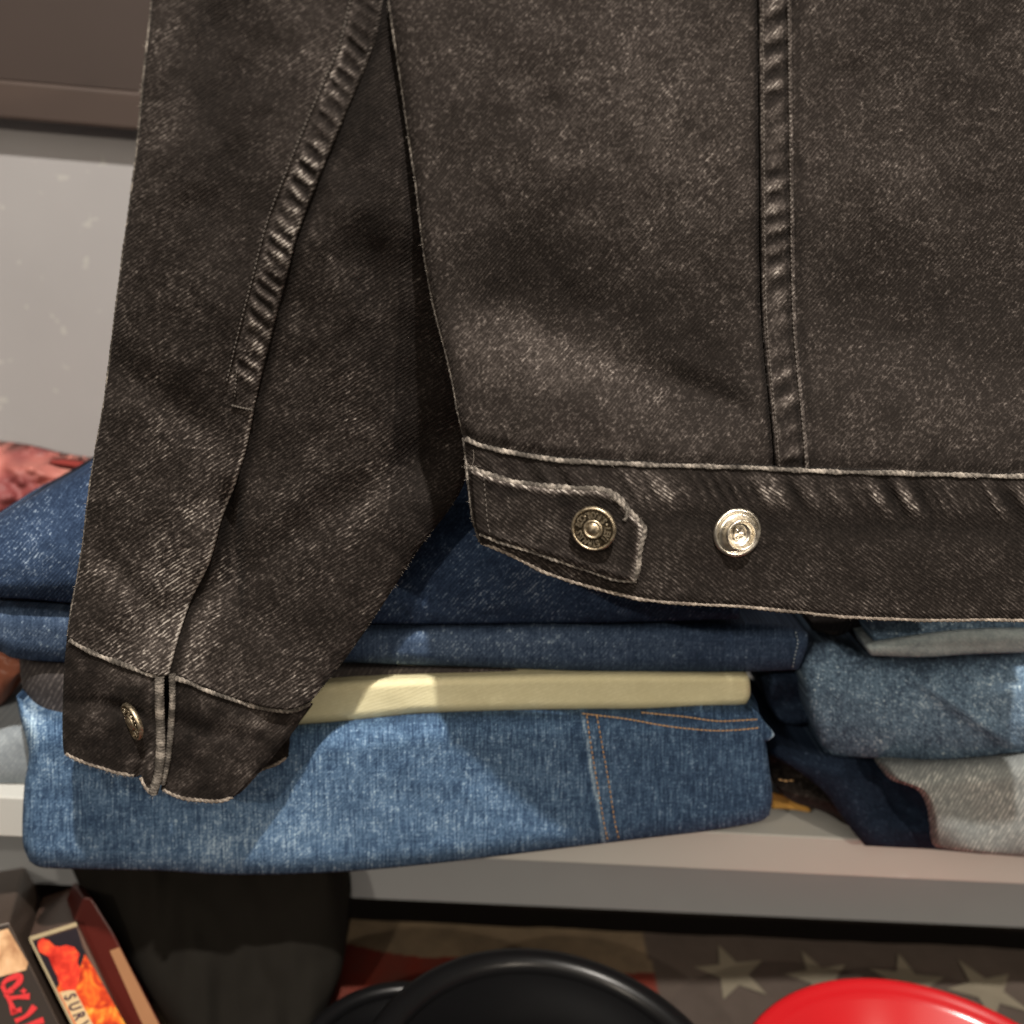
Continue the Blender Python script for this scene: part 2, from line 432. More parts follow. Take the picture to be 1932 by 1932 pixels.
jsheet('back_panel', [(712, -420), (1000, -420), (1434, -420)], SL, [q for q in SEAM_T if q[0] < 1450]+[(1464, 885)], BODY_L, 190, 300,
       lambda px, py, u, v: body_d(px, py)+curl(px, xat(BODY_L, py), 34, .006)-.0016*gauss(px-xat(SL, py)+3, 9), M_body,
       lambda px, py, u, v: body_w(px, py)+.22*gauss(px-xat(BODY_L, py), 5)-.34*gauss(px-xat(SL, py), 10), 'body')  # worn left edge; shadow beside the seam strip painted in
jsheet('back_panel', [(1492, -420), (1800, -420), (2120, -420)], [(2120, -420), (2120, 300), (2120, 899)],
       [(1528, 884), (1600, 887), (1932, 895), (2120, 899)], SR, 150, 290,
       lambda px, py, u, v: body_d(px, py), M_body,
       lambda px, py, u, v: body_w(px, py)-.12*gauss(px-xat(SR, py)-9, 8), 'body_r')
def seam_pk(L, u, seed, per):
    ph = L/per+.55*u+1.1*vn(L/(per*2.3), 0*L, seed)
    amp = .35+.9*vn(L/(per*1.6)+3.1, 0*L, seed+2)
    b = vn(L/(per*.30)+u*.9, u*2.2, seed+5)
    return np.clip(.5+.5*np.sin(2*pi*ph)*amp+.5*(b-.5), 0, 1)
def strip_d(px, py, u, v):
    p = seam_pk(py, u, 11, 46.)
    e = np.minimum(u/.16, 1); f = np.minimum((1-u)/.22, 1)
    return body_d(px, py)+.0016*np.sqrt(np.clip(1-(1-e)**2, 0, 1))*(.35+.65*f)+.0013*(p-.5)*np.sin(np.pi*u)-.0010*gauss(u-.80, .06)
def strip_w(px, py, u, v):
    p = seam_pk(py, u, 11, 46.)
    return .66*(p-.30)*np.sin(np.pi*np.clip(u*1.1, 0, 1))+(.16+.34*vn(py/5., 0*py, 71))*gauss(u-.07, .07)+(.12+.34*vn(py/5., 0*py, 72))*gauss(u-.94, .06)-.16*gauss(u-.78, .05)-.05
jsheet('seam', [(1432, -420), (1492, -420)], SR, [(1464, 885), (1528, 888)], SL, 34, 600, strip_d, M_body, strip_w, 'strip')

# ---- waistband
HEM = [(906, 1026), (932, 1036), (960, 1047), (1020, 1078), (1060, 1093), (1100, 1105), (1170, 1124), (1240, 1137), (1320, 1143), (1400, 1147), (1480, 1154), (1550, 1162), (1640, 1168), (1750, 1172), (1932, 1172), (2120, 1178)]
BAND_L = [(873, 822), (879, 870), (885, 930), (893, 985), (906, 1026)]
def band_pk(px, py):
    yt = yat(SEAM_T, px)
    q = vn((px-.55*(py-yt))/27., 0*px+7.1, 12)*.75+.25*vn((px-.55*(py-yt))/11., 0*px+1.1, 4)
    return np.clip((q-.25)/.5, 0, 1), py-yt
def band_d(px, py, u, v):
    p, h = band_pk(px, py)
    d = forward(px, py)+.0010+curl(px, xat(BAND_L, py), 22, .005)+.0012*(fbm(px/120., py/90., 9, 3)-.5)
    d += .0022*(p-.5)*gauss(h-48, 34)
    d -= .0012*gauss(h-100, 26)*sstep(1150, 1300, px)
    hb = yat(HEM, px)-py
    d -= .0012*gauss(hb, 10)
    d += .0008*(vn((px+.5*py)/30., 0*px, 3)-.5)*gauss(hb-30, 26)
    return d
def band_w(px, py, u, v):
    p, h = band_pk(px, py)
    w = .75*(p-.40)*gauss(h-50, 30)*sstep(1130, 1260, px)
    w += -.20*gauss(h-5, 9)-.16*gauss(h-108, 22)*sstep(1150, 1280, px)
    w += .10*gauss(yat(HEM, px)-py, 30)+.20*gauss(yat(HEM, px)-py, 4)+.14*gauss(px-xat(BAND_L, py), 5)
    w += -.10*gauss(px-1391, 75)*gauss(py-1010, 70)
    return w
jsheet('waistband', SEAM_T, [(2120, 899), (2120, 1178)], HEM, BAND_L, 330, 90, band_d, M_band, band_w, 'band', thick=.003)

def rope(name, pts, rad_px, key, mat, parent, off=.0006, n=None, twist=2600, amp=.14, seed=0, rvar=.6, flat=.55, wav=1.4):
    C = crom(pts, 400); L = np.linalg.norm(np.diff(C, axis=0), axis=1).sum()
    n = n or int(L/2.6); C = crom(pts, n)
    C = C+np.stack([0*C[:, 0], wav*2*(vn(C[:, 0]/16.+C[:, 1]/16., 0*C[:, 0], seed)-.5)], 1)
    P = np.array(surf_ray(key, C[:, 0], C[:, 1], off))
    k = 5
    Pd = np.pad(P, ((k, k), (0, 0)), 'edge'); P = sum(Pd[i:i+len(P)] for i in range(2*k+1))/(2*k+1)
    r = rad_px*.000206*(1-rvar/2+rvar*vn(np.arange(n)/9., 0*np.arange(n), seed+2))
    v, f, uv, w = tube(P, r, 10, twist, 2, amp, flat=flat)
    m = MB(); m.add(v, f, uv, w)
    return m.build(name, mat, parent), P
def fibres(P, n, ln, parent, seed=0, bias=(0, 0, -1)):
    rs = np.random.RandomState(seed); m = MB()
    for i in range(n):
        k = rs.randint(len(P)); dvec = rs.normal(size=3)*.7+np.array(bias); dvec /= np.linalg.norm(dvec)
        l = ln*rs.uniform(.4, 1.3); c = rs.normal(size=3)*l*.35
        t = np.linspace(0, 1, 5)[:, None]
        path = P[k]-FW*.0004+dvec*l*t+c*t*t
        v, f, uv, w = tube(path, .00006*np.array([1, 1, .9, .8, .5]), 3)
        m.add(v, f)
    return tag(m.build('loose_threads', M_fibre, parent), kind='stuff')
WB = [o for o in jk.children if o.name.startswith('waistband')][0]
_, P = rope('seam_edge', [(q[0]+3, q[1]+4) for q in SEAM_T], 4.6, 'band', M_edge, WB, .0007, seed=1)
fibres(P, 24, .0018, WB, 1, (0, 0, .6))
_, P = rope('hem_edge', [(q[0]-1, q[1]-2) for q in HEM], 3.0, 'band', M_edge_pink, WB, .0002, seed=2, amp=.25)
fibres(P, 110, .0010, WB, 2)
_, P = rope('side_edge', [(q[0]+1, q[1]) for q in BAND_L], 3.4, 'band', M_edge_dim, WB, .0002, seed=3, amp=.2)
fibres(P, 24, .0013, WB, 3, (-1, 0, 0))
BP = [o for o in jk.children if o.name.startswith('back_panel')][0]
_, P = rope('side_edge', [(q[0]+1, q[1]) for q in BODY_L[1:]], 3.0, 'body', M_edge_dim, BP, -.0002, seed=4, amp=.25)
fibres(P, 60, .0011, BP, 4, (-1, 0, 0))
# stitched seams: left lip and right thread line of the flat-felled seam
SM = [o for o in jk.children if o.name.startswith('seam')][0]
def stitches(name, pts, key, mat, parent, step, gap, rad, off, seed=0, ends=.5):
    C = crom(pts, 600); L = np.linalg.norm(np.diff(C, axis=0), axis=1).sum()
    n = max(2, int(L/step)); m = MB()
    C = crom(pts, n*8+1); P = surf_ray(key, C[:, 0], C[:, 1], off)
    for i in range(n):
        a = i*8; b = a+max(3, int(8*(1-gap)))
        q = P[a:b+1].copy(); k = len(q); arc = np.sin(np.linspace(0, pi, k))
        q = q-FW*(arc*rad*.8)[:, None]
        v, f, uv, w = tube(q, rad*(.55+.45*arc), 6)
        m.add(v, f, uv)
    return m.build(name, mat, parent)
M_bthread = N('black_thread').set(Base_Color=(.095, .082, .072), Roughness=.85).m
stitches('stitching', [(q[0]-7, q[1]) for q in SR[1:]], 'strip', M_bthread, SM, 9, .35, .00030, .0006)
stitches('stitching', [(q[0]+7, q[1]) for q in SL[1:]], 'strip', M_bthread, SM, 9, .35, .00026, .0006)

# ---- waist tab
TAB_T = [(889, 880), (905, 886), (930, 896), (965, 905), (1000, 911), (1040, 916), (1080, 918), (1115, 918), (1150, 924), (1168, 936), (1184, 956), (1200, 976), (1217, 996)]
TAB_R = [(1217, 996), (1214, 1020), (1210, 1050), (1206, 1080), (1199, 1100)]
TAB_B = [(902, 1008), (940, 1024), (1000, 1042), (1060, 1062), (1120, 1082), (1165, 1096), (1199, 1100)]
TAB_L = [(889, 880), (893, 930), (897, 975), (902, 1008)]
def tab_d(px, py, u, v):
    e = np.minimum(np.minimum(v/.10, (1-v)/.12), np.minimum((1-u)/.05, 1))
    e = np.clip(e, 0, 1)
    d = forward(px, py)+.0030+.0012*sstep(.3, 1, u)-.0022*(1-np.sqrt(np.clip(1-(1-e)**2, 0, 1)))
    rim = gauss(np.minimum(np.minimum(v*130, (1-v)*130), (1-u)*310)-11, 7)
    d += .0008*rim
    d += .0016*(fbm(px/70., py/60., 21, 3)-.5)
    r = np.hypot(px-1120, py-997)
    d -= .0010*gauss(r, 55)
    s, l = dist_line(px, py, (915, 890), (925, 1010)); d -= .0006*gauss(s, 5)
    return d+curl(px, xat(TAB_L, py)-4, 22, .003)
def tab_w(px, py, u, v):
    e = np.minimum(v*130, (1-u)*310)
    w = .50*gauss(e-7, 8)+.22*gauss((1-v)*130-4, 6)
    w += .30*(fbm(px/34., py/30., 25, 3)-.45)
    w -= .20*gauss(np.hypot(px-1125, py-1000), 52)
    w -= .14*gauss(e-26, 9)
    return w
jsheet('waist_tab', TAB_T, TAB_R, TAB_B, TAB_L, 150, 80, tab_d, M_band, tab_w, 'tab', thick=.0024)
TB = [o for o in jk.children if o.name.startswith('waist_tab')][0]
_, P = rope('tab_edge', [(q[0], q[1]+3) for q in TAB_T]+[(q[0]-4, q[1]) for q in TAB_R[1:]], 5.0, 'tab', M_edge, TB, .0002, seed=6, amp=.16, twist=2300, rvar=.7, flat=.7)
fibres(P, 30, .0012, TB, 6, (0, 0, .6))
_, P = rope('tab_edge', [(q[0], q[1]-2) for q in TAB_B], 4.2, 'tab', M_edge, TB, .0000, seed=7, amp=.2, rvar=.7)
_, P = rope('tab_edge', [(1150, 929), (1170, 948), (1186, 968), (1176, 985)], 4.2, 'tab', M_edge, TB, .0006, seed=8, amp=.2, rvar=.6, wav=.2)
fibres(np.array(surf_ray('tab', [893, 886, 890], [872, 880, 884], .001)), 10, .003, TB, 9, (-.5, 0, .6))
stitches('stitching', [(912, 893), (916, 940), (920, 985), (925, 1008)], 'tab', M_bthread, TB, 9, .35, .00026, .0002)

# ---- sleeve
SV_L = [(318, -420), (286, 0), (270, 150), (257, 290), (238, 430), (217, 590), (197, 750), (172, 895), (152, 1050), (134, 1150), (126, 1202)]
SEAM = [(788, -420), (724, 0), (700, 100), (668, 178), (637, 250), (600, 340), (562, 440), (536, 540), (510, 640), (485, 745), (464, 850), (442, 920), (420, 975), (396, 1060), (362, 1130), (338, 1200), (319, 1274)]
SEAMW = 1-0
SV_R = [(822, -420), (775, 0), (785, 300), (815, 500), (862, 700), (880, 830), (879, 900), (852, 955), (790, 1037), (728, 1132), (660, 1232), (588, 1322)]
CUFF_T = [(126, 1202), (150, 1217), (185, 1234), (240, 1255), (275, 1268), (300, 1275)]
CUFF_T2 = [(319, 1274), (345, 1280), (372, 1292), (430, 1314), (500, 1334), (550, 1338), (588, 1322)]
def sleeve_base(px, py):
    xl = xat(SV_L, py); xr = xat(SV_R, py)
    u = np.clip((px-xl)/(xr-xl), 0, 1)
    prof = np.sqrt(np.clip(1-np.abs(2*u-1)**2.6, 0, 1))
    front = -.011+.010*prof
    d = front+.008*sstep(500, 1300, py)-.003*(1-sstep(-100, 500, py))*u
    d -= .050*sstep(260, 1240, py)
    # hidden behind the body edge
    d -= .004*sstep(.72, 1, u)*(1-sstep(820, 960, py))
    # folds
    s, l = dist_line(px, py, (700, 420), (800, 930))
    d -= .0080*gauss(s, 55)*sstep(-60, 120, l)*(1-sstep(470, 620, l))
    s, l = dist_line(px, py, (395, 60), (440, 470))
    d -= .0050*gauss(s, 75)*(1-sstep(300, 520, l))
    s, l = dist_line(px, py, (440, 940), (446, 1100))
    d -= .0080*np.where(s > 0, gauss(s, 26), gauss(s, 13))*sstep(-50, 30, l)*(1-sstep(90, 330, l))
    s, l = dist_line(px, py, (600, 600), (560, 1100))
    d += .0050*gauss(s, 90)
    s, l = dist_line(px, py, (170, 1020), (330, 1200)); d -= .0030*gauss(s, 22)*sstep(-20, 60, l)*(1-sstep(150, 240, l))
    s, l = dist_line(px, py, (230, 700), (400, 820)); d -= .0035*gauss(s, 40)*(1-sstep(140, 260, l))
    s, l = dist_line(px, py, (560, 1010), (760, 880)); d -= .0035*gauss(s, 40)
    s, l = dist_line(px, py, (470, 1160), (640, 1250)); d -= .0010*gauss(s, 30)
    d += .0050*(fbm(px/150., py/190., 31, 3)-.5)+.0013*(fbm(px/50., py/50., 33, 2)-.5)
    return d
def sm_x(py): return xat(SEAM, py)
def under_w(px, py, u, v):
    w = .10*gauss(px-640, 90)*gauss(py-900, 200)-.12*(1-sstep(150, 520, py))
    w -= .10*gauss(dist_line(px, py, (720, 430), (810, 930))[0], 50)  # shade of the long fold painted in
    w -= .34*gauss(px-sm_x(py)-6, 10)  # shadow of the overlapping seam painted beside it
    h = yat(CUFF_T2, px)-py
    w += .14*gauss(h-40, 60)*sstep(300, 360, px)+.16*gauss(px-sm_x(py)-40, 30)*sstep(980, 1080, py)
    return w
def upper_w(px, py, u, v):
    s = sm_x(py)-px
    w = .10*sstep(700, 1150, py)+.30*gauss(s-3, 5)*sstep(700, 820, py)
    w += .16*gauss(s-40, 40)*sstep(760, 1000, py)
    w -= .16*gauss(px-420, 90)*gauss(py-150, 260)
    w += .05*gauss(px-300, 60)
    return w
SV_TOP_ = [(318, -420), (560, -420), (788, -420)]
def shell(px, py, u, v): return .003+.011*np.sqrt(np.clip(4*u*(1-u), 0, 1))
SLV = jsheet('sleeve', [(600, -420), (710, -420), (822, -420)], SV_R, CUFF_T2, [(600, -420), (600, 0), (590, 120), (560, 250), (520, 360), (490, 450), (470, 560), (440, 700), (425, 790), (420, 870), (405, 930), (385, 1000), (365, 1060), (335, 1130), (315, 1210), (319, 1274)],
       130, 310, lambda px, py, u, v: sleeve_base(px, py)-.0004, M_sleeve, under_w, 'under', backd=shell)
def lip(px, py):
    s = sm_x(py)-px
    e = np.clip(s/10., 0, 1)
    return .0022*np.sqrt(np.clip(1-(1-e)**2, 0, 1))
def upper_d(px, py, u, v):
    # gathered overlap, softened away from the seam
    p = seam_pk((px*-.45+py), np.clip((sm_x(py)-px)/60., 0, 1), 41, 33.)
    s = sm_x(py)-px
    g = sstep(2, 14, s)*(1-sstep(46, 62, s))*(1-sstep(700, 770, py))
    d = sleeve_base(px, py)+lip(px, py)+.0014*(p-.5)*g-.0007*gauss(s-58, 6)*(1-sstep(740, 770, py))
    return d
def upper_w2(px, py, u, v):
    p = seam_pk((px*-.45+py), np.clip((sm_x(py)-px)/60., 0, 1), 41, 33.)
    s = sm_x(py)-px
    g = sstep(2, 12, s)*(1-sstep(44, 58, s))*(1-sstep(700, 770, py))
    return upper_w(px, py, u, v)+.72*(p-.32)*g*(.45+.55*sstep(0, 420, py))-.12*g*(1-sstep(100, 330, py))+(.10+.30*vn(py/5., 0*py, 73))*gauss(s-3, 4)+(.26*vn(py/5., 0*py, 74))*gauss(s-57, 5)*(1-sstep(740, 770, py))
jsheet('sleeve', SV_TOP_, SEAM, CUFF_T+[(319, 1274)], SV_L, 210, 420, upper_d, M_sleeve, upper_w2, 'upper', backd=lambda px, py, u, v: .0016+.012*gauss(u-.05, .25))
UPS = [o for o in jk.children if o.name.startswith('sleeve')][1]
stitches('stitching', [(q[0]-58+.0*q[1], q[1]-22) for q in SEAM[1:10]], 'upper', M_bthread, UPS, 9, .35, .00028, .0004)
stitches('stitching', [(437, 765), (458, 770), (478, 774)], 'upper', M_edge_dim, UPS, 5, .1, .00050, .0004)
stitches('stitching', [(447, 700), (445, 725), (443, 752)], 'upper', M_bthread, UPS, 7, .3, .00030, .0004)
_, P = rope('side_edge', [(q[0]+1, q[1]) for q in SV_L[1:]], 2.4, 'upper', M_edge_dim, UPS, -.0002, seed=14, amp=.25)
fibres(P, 110, .0009, UPS, 14, (-1, 0, 0))
USL = [o for o in jk.children if o.name.startswith('sleeve')][0]
fibres(np.array(surf_ray('under', *crom([(q[0]-2, q[1]) for q in SV_R[6:]], 120).T, .0)), 70, .0009, USL, 15, (1, 0, -.4))
# ---- cuff
CF_L = [(126, 1202), (121, 1260), (118, 1330), (118, 1395), (121, 1422)]
CF_B = [(121, 1422), (150, 1438), (185, 1449), (225, 1461), (255, 1466), (266, 1463), (271, 1478), (280, 1494), (289, 1502)]
CF_M = [(303, 1276), (304, 1330), (303, 1390), (300, 1450), (289, 1502)]
CF_M2 = [(322, 1275), (322, 1330), (318, 1400), (311, 1450), (303, 1490)]
CF_B2 = [(303, 1490), (325, 1501), (350, 1509), (380, 1513), (410, 1514), (428, 1510), (441, 1504)]
CF_R = [(588, 1322), (566, 1362), (545, 1392), (515, 1428), (482, 1466), (460, 1490), (441, 1504)]
def cuff_d(px, py):
    x = np.clip((px-118)/(585-118), 0, 1)
    d = .0085*np.sqrt(np.clip(1-np.abs(2*x-1)**2.4, 0, 1))-.0045
    s, l = dist_line(px, py, (175, 1318), (275, 1350)); d -= .0018*gauss(s, 11)*sstep(-20, 20, l)*(1-sstep(70, 115, l))
    s, l = dist_line(px, py, (330, 1360), (520, 1400)); d -= .0022*gauss(s-6, 18)*(1-sstep(110, 210, l))
    s, l = dist_line(px, py, (262, 1465), (285, 1400)); d -= .0030*gauss(s, 10)*(1-sstep(40, 90, l))
    d += .0018*gauss(px-281, 12)*gauss(py-1465, 40)
    d += .0020*(fbm(px/66., py/60., 51, 3)-.5)+.0007*(fbm(px/25., py/25., 53, 2)-.5)
    return d+.0012-.0495
def cuff_w(px, py, u, v):
    h = v*200
    w = .62*(fbm(px/40., py/34., 55, 4)-.5)
    w += .24*gauss(h-28, 22)*vn(px/22., py/22., 57)+.26*gauss((1-v)*200, 7)
    w -= .16*gauss(h-4, 7)+.10*gauss(np.hypot((px-250), py-1362), 60)
    w += .22*gauss(px-281, 11)*vn(px/9., py/14., 58)
    return w
CUF = jsheet('cuff', CUFF_T+[(303, 1276)], CF_M, CF_B, CF_L, 90, 100, lambda px, py, u, v: cuff_d(px, py), M_cuff, cuff_w, 'cuff_l', thick=.0026)
CUF2 = jsheet('cuff', CUFF_T2[:0]+[(322, 1275)]+CUFF_T2[1:], CF_R, CF_B2, CF_M2, 110, 100,
              lambda px, py, u, v: cuff_d(px, py)-.0006-.0016*sstep(.9, 1, u), M_cuff, cuff_w, 'cuff_r', thick=.0026)
# inside / far layer of the open cuff
CUFB = jsheet('cuff', [(150, 1260), (350, 1300), (590, 1330)], [(590, 1330), (566, 1362), (549, 1386), (546, 1408), (544, 1428)],
              [(150, 1425), (300, 1450), (420, 1462), (462, 1478), (490, 1456), (520, 1446), (544, 1428)], [(150, 1260), (150, 1425)], 80, 30,
              lambda px, py, u, v: -.061+.004*u+.001*fbm(px/30., py/30., 60), M_cuff, lambda px, py, u, v: .25*gauss((1-v)*180, 6)-.08, 'cuff_b', thick=.0020)
_, P = rope('seam_edge', [(q[0]+2, q[1]+3) for q in CUFF_T], 5.0, 'cuff_l', M_edge, CUF, .0012, seed=21, twist=3000, amp=.16)
_, P = rope('seam_edge', [(q[0], q[1]+3) for q in CUFF_T2], 5.0, 'cuff_r', M_edge, CUF2, .0012, seed=22, twist=3000, amp=.16)
_, P = rope('hem_edge', [(q[0]+1, q[1]-2) for q in CF_B[:5]], 3.6, 'cuff_l', M_edge_pink, CUF, .0002, seed=23, amp=.3)
fibres(P, 60, .0013, CUF, 23)
_, P = rope('hem_edge', [(q[0]+1, q[1]-2) for q in CF_B2], 3.6, 'cuff_r', M_edge_pink, CUF2, .0002, seed=24, amp=.3)
fibres(P, 50, .0013, CUF2, 24)
_, P = rope('hem_edge', [(462, 1474), (490, 1453), (520, 1443), (543, 1427)], 3.0, 'cuff_b', M_edge_pink, CUFB, .0002, seed=25, amp=.3)
_, P = rope('placket_edge', [(301, 1272), (301, 1320), (303, 1390), (302, 1440), (297, 1470), (287, 1500)], 9.5, 'cuff_l', M_edge, CUF, .0020, seed=26, twist=4200, amp=.10, rvar=.2, wav=0, flat=.8)
fibres(P[-8:], 40, .0024, CUF, 26, (-.2, 0, -1))
_, P = rope('placket_edge', [(325, 1268), (325, 1330), (321, 1390), (315, 1440), (305, 1482)], 7.0, 'cuff_r', M_edge_dim, CUF2, .0012, seed=27, twist=4200, amp=.10, rvar=.2, wav=0, flat=.8)
_, P = rope('hem_edge', [(264, 1464), (270, 1478), (280, 1492), (289, 1502)], 3.4, 'cuff_l', M_edge_pink, CUF, .0002, seed=28, amp=.3)

# ---- buttons
def text_mesh(ch, size):
    cu = bpy.data.curves.new('t', 'FONT'); cu.body = ch; cu.size = size; cu.extrude = size*.14; cu.align_x = 'CENTER'; cu.align_y = 'CENTER'
    cu.resolution_u = 3; cu.offset = size*.02
    o = bpy.data.objects.new('t', cu); COL.objects.link(o)
    dg = bpy.context.evaluated_depsgraph_get(); dg.update()
    me = bpy.data.meshes.new_from_object(o.evaluated_get(dg))
    v = np.array([q.co[:] for q in me.vertices]) if len(me.vertices) else np.zeros((0, 3)); f = [tuple(p.vertices) for p in me.polygons]
    bpy.data.objects.remove(o); bpy.data.meshes.remove(me); bpy.data.curves.remove(cu)
    return v, f
def rivet_button(center, nrm, R, spin):
    Rm = frame(nrm)
    def tr(v): return np.asarray(v)@Rm.T+center
    prof = [(0, -.0012), (R*.90, -.0012), (R*1.0, -.0004), (R*1.0, .0006), (R*.97, .0011), (R*.92, .0013), (R*.875, .0010), (R*.86, .0005)]
    v, f = lathe(prof, 72)
    rim = make('button', tr(v), f, M_brass, jk)
    v, f = lathe([(R*.865, .00055), (R*.60, .00085), (R*.42, .0010), (R*.02, .0010)], 72)
    make('button_face', tr(v), f, M_brassd, rim)

    v, f = lathe([(R*.44, .0009), (R*.43, .0015), (R*.38, .0018), (R*.34, .0016), (R*.31, .0013), (R*.27, .0014), (R*.25, .00175), (R*.20, .0020), (R*.001, .0021)], 56)
    make('button_centre', tr(v), f, M_brass, rim)
    m = MB(); size = R*.40
    def put(ch, ang, inward):
        v, f = text_mesh(ch, size)
        if not len(v): return
        rr = R*.645; a = ang
        rot = a-pi/2 if not inward else a+pi/2
        c, s = cos(rot), sin(rot)
        w = np.stack([(v[:, 0]*.82)*c-v[:, 1]*s+rr*cos(a), (v[:, 0]*.82)*s+v[:, 1]*c+rr*sin(a), v[:, 2]+.00086], 1)
        m.add(tr(w), f)
    t1 = 'LEVI STRAUSS &CO'
    a0, a1 = radians(12+spin), radians(-218+spin)
    for i, ch in enumerate(t1): put(ch, a0+(a1-a0)*i/(len(t1)-1), False)
    t2 = 'S.F.CAL'
    b0, b1 = radians(46+spin), radians(118+spin)
    for i, ch in enumerate(t2): put(ch, b0+(b1-b0)*i/(len(t2)-1), True)
    for a in (29, 130):
        th = radians(a+spin); c = np.array([R*.66*cos(th), R*.66*sin(th), .0008])
        v, f = lathe([(R*.05, 0), (R*.045, .0004), (R*.001, .0006)], 10); m.add(tr(v+c), f)
    m.build('lettering', M_brass, rim, smooth=False)
    return rim
VIEW = -FW
c = surf_ray('tab', 1120, 997, .0038)[0]
rivet_button(c, VIEW*.90-RT*.30-UP*.26, 41*.000206, 0)
c = surf_ray('cuff_l', 250, 1361, .0030)[0]
rivet_button(c, VIEW*.62-RT*.70-UP*.30, 37*.000232, -15)
# post snap
c = surf_ray('band', 1391, 1005, .0008)[0]
Rm = frame(VIEW*.95+RT*.16-UP*.20)
tr = lambda v: np.asarray(v)@Rm.T+c
R = 46*.000206
v, f = lathe([(0, -.001), (R*.96, -.001), (R, -.0003), (R*.985, .0005), (R*.93, .0009), (R*.85, .0008), (R*.80, .0004), (R*.76, .0003), (R*.72, .0007), (R*.66, .0010),
              (R*.63, .0028), (R*.625, .0042), (R*.60, .0048), (R*.565, .0048), (R*.54, .0042), (R*.52, .0026), (R*.42, .0014), (R*.36, .0015), (R*.33, .0012), (R*.30, .0008), (R*.22, .0007)], 96)
v[:, :2] *= (1+.004*np.sin(np.arctan2(v[:, 1], v[:, 0])*7))[:, None]
sn = make('snap_stud', tr(v), f, M_gold, jk)
v, f = lathe([(R*.23, .0006), (R*.22, .0013), (R*.17, .0018), (R*.001, .0016)], 24)
th = np.arctan2(v[:, 1], v[:, 0]); v[:, 2] += .0004*np.cos(3*th)*np.hypot(v[:, 0], v[:, 1])/(R*.2)
v[:, :2] *= (1+.16*np.cos(3*th))[:, None]
make('snap_post', tr(v), f, M_gold, sn)

# ================================================================== FOLDED JEANS
def fold(name, top, right, bottom, left, Y, mat, nu, nv, label=None, cat=None, rt=.012, rb=.008, ft=.35, fb=.25, fd=None, wf=None,
         parent=None, depth=.16, key=None, group=None, rs=0., fs=.05, dirv=(0, 1, -.06), smooth=True):
    G, u, v = coons(top, right, bottom, left, nu, nv, smooth)
    px, py = G[..., 0], G[..., 1]
    def rnd(t): t = np.clip(t, 0, 1); return 1-np.sqrt(np.clip(1-(1-t)**2, 0, 1))
    y = Y+rt*rnd(v/ft)+rb*rnd((1-v)/fb)+rs*(rnd(u/fs)+rnd((1-u)/fs))
    y = y-.0022*(fbm(px/170., py/120., len(name)+int(Y*997), 3)-.5)*1.4-.0008*(fbm(px/45., py/45., 3, 2)-.5)
    if fd is not None: y = y-fd(px, py, u, v)
    P = VY(px, py, y)
    w = None if wf is None else wf(px, py, u, v)
    B = P+np.array(dirv)*depth
    if parent is None:
        o = sheet(name, G, P, mat, None, w, B, None, key); tag(o, label, cat, group)
    else:
        o = sheet(name, G, P, mat, parent, w, B, None, key)
    return o
GRP = None
# washed blue pair at the front of the stack
E_T = [(30, 1312), (60, 1330), (120, 1352), (300, 1372), (480, 1372), (600, 1362), (800, 1345), (1000, 1338), (1200, 1335), (1330, 1328), (1428, 1326)]
E_B = [(56, 1626), (80, 1637), (150, 1640), (300, 1643), (420, 1650), (560, 1649), (700, 1641), (850, 1626), (1000, 1608), (1200, 1584), (1350, 1566), (1430, 1551), (1452, 1538)]
E_L = [(30, 1312), (38, 1354), (54, 1420), (46, 1482), (42, 1550), (44, 1595), (56, 1626)]
E_R = [(1428, 1326), (1442, 1385), (1450, 1440), (1457, 1500), (1452, 1538)]
pj = thing('washed_jeans', (.0, .06, -.2085), 'washed light blue jeans with orange stitching, drooping over the shelf edge under cream trousers', 'jeans')
def e_fd(px, py, u, v):
    s, l = dist_line(px, py, (1095, 1340), (1138, 1595))
    d = .0014*sstep(-3, 3, -s)*(1-sstep(46, 62, -s))
    d += -.004*gauss(px-1400, 60)*(1-v)+.0035*gauss(px-420, 260)*v+.002*gauss(px-900, 200)
    s2, _ = dist_line(px, py, (1210, 1345), (1440, 1364)); d += -.001*gauss(s2, 8)*sstep(1190, 1260, px)
    d -= .0045*gauss(px-54, 30)*(1-sstep(1330, 1440, py))
    return d
def e_w(px, py, u, v):
    w = .10*gauss(px-620, 300)*gauss(py-1560, 90)+.16*gauss(px-400, 110)*gauss(py-1600, 40)
    w += .34*gauss(px-62, 22)*(1-sstep(1370, 1450, py))-.14*gauss(py-1345, 22)*sstep(500, 800, px)  # pale left fold; shade under the cream trousers painted in
    w -= .08*sstep(1130, 1200, px)  # jacket hem's shadow painted over the right part
    s, l = dist_line(px, py, (1095, 1340), (1138, 1595)); w += .45*gauss(s+2, 4)-.16*gauss(s-7, 6)
    return w
PJL = fold('folded_leg', E_T, E_R, E_B, E_L, .052, M_pale, 330, 110, rt=.020, rb=.010, ft=.22, fb=.14, fd=e_fd, wf=e_w, parent=pj, key='e', depth=.10, rs=.010, fs=.022)
stitches('stitching', [(1107, 1350), (1114, 1400), (1127, 1480), (1139, 1550), (1147, 1588)], 'e', M_thread, PJL, 9.5, .28, .00034, .0007)
stitches('stitching', [(1126, 1350), (1135, 1400), (1149, 1480), (1160, 1550), (1168, 1585)], 'e', M_thread, PJL, 9.5, .28, .00034, .0007)
stitches('stitching', [(1098, 1346), (1180, 1356), (1260, 1370), (1340, 1378), (1390, 1377), (1432, 1373)], 'e', M_thread, PJL, 8, .12, .00036, .0010)
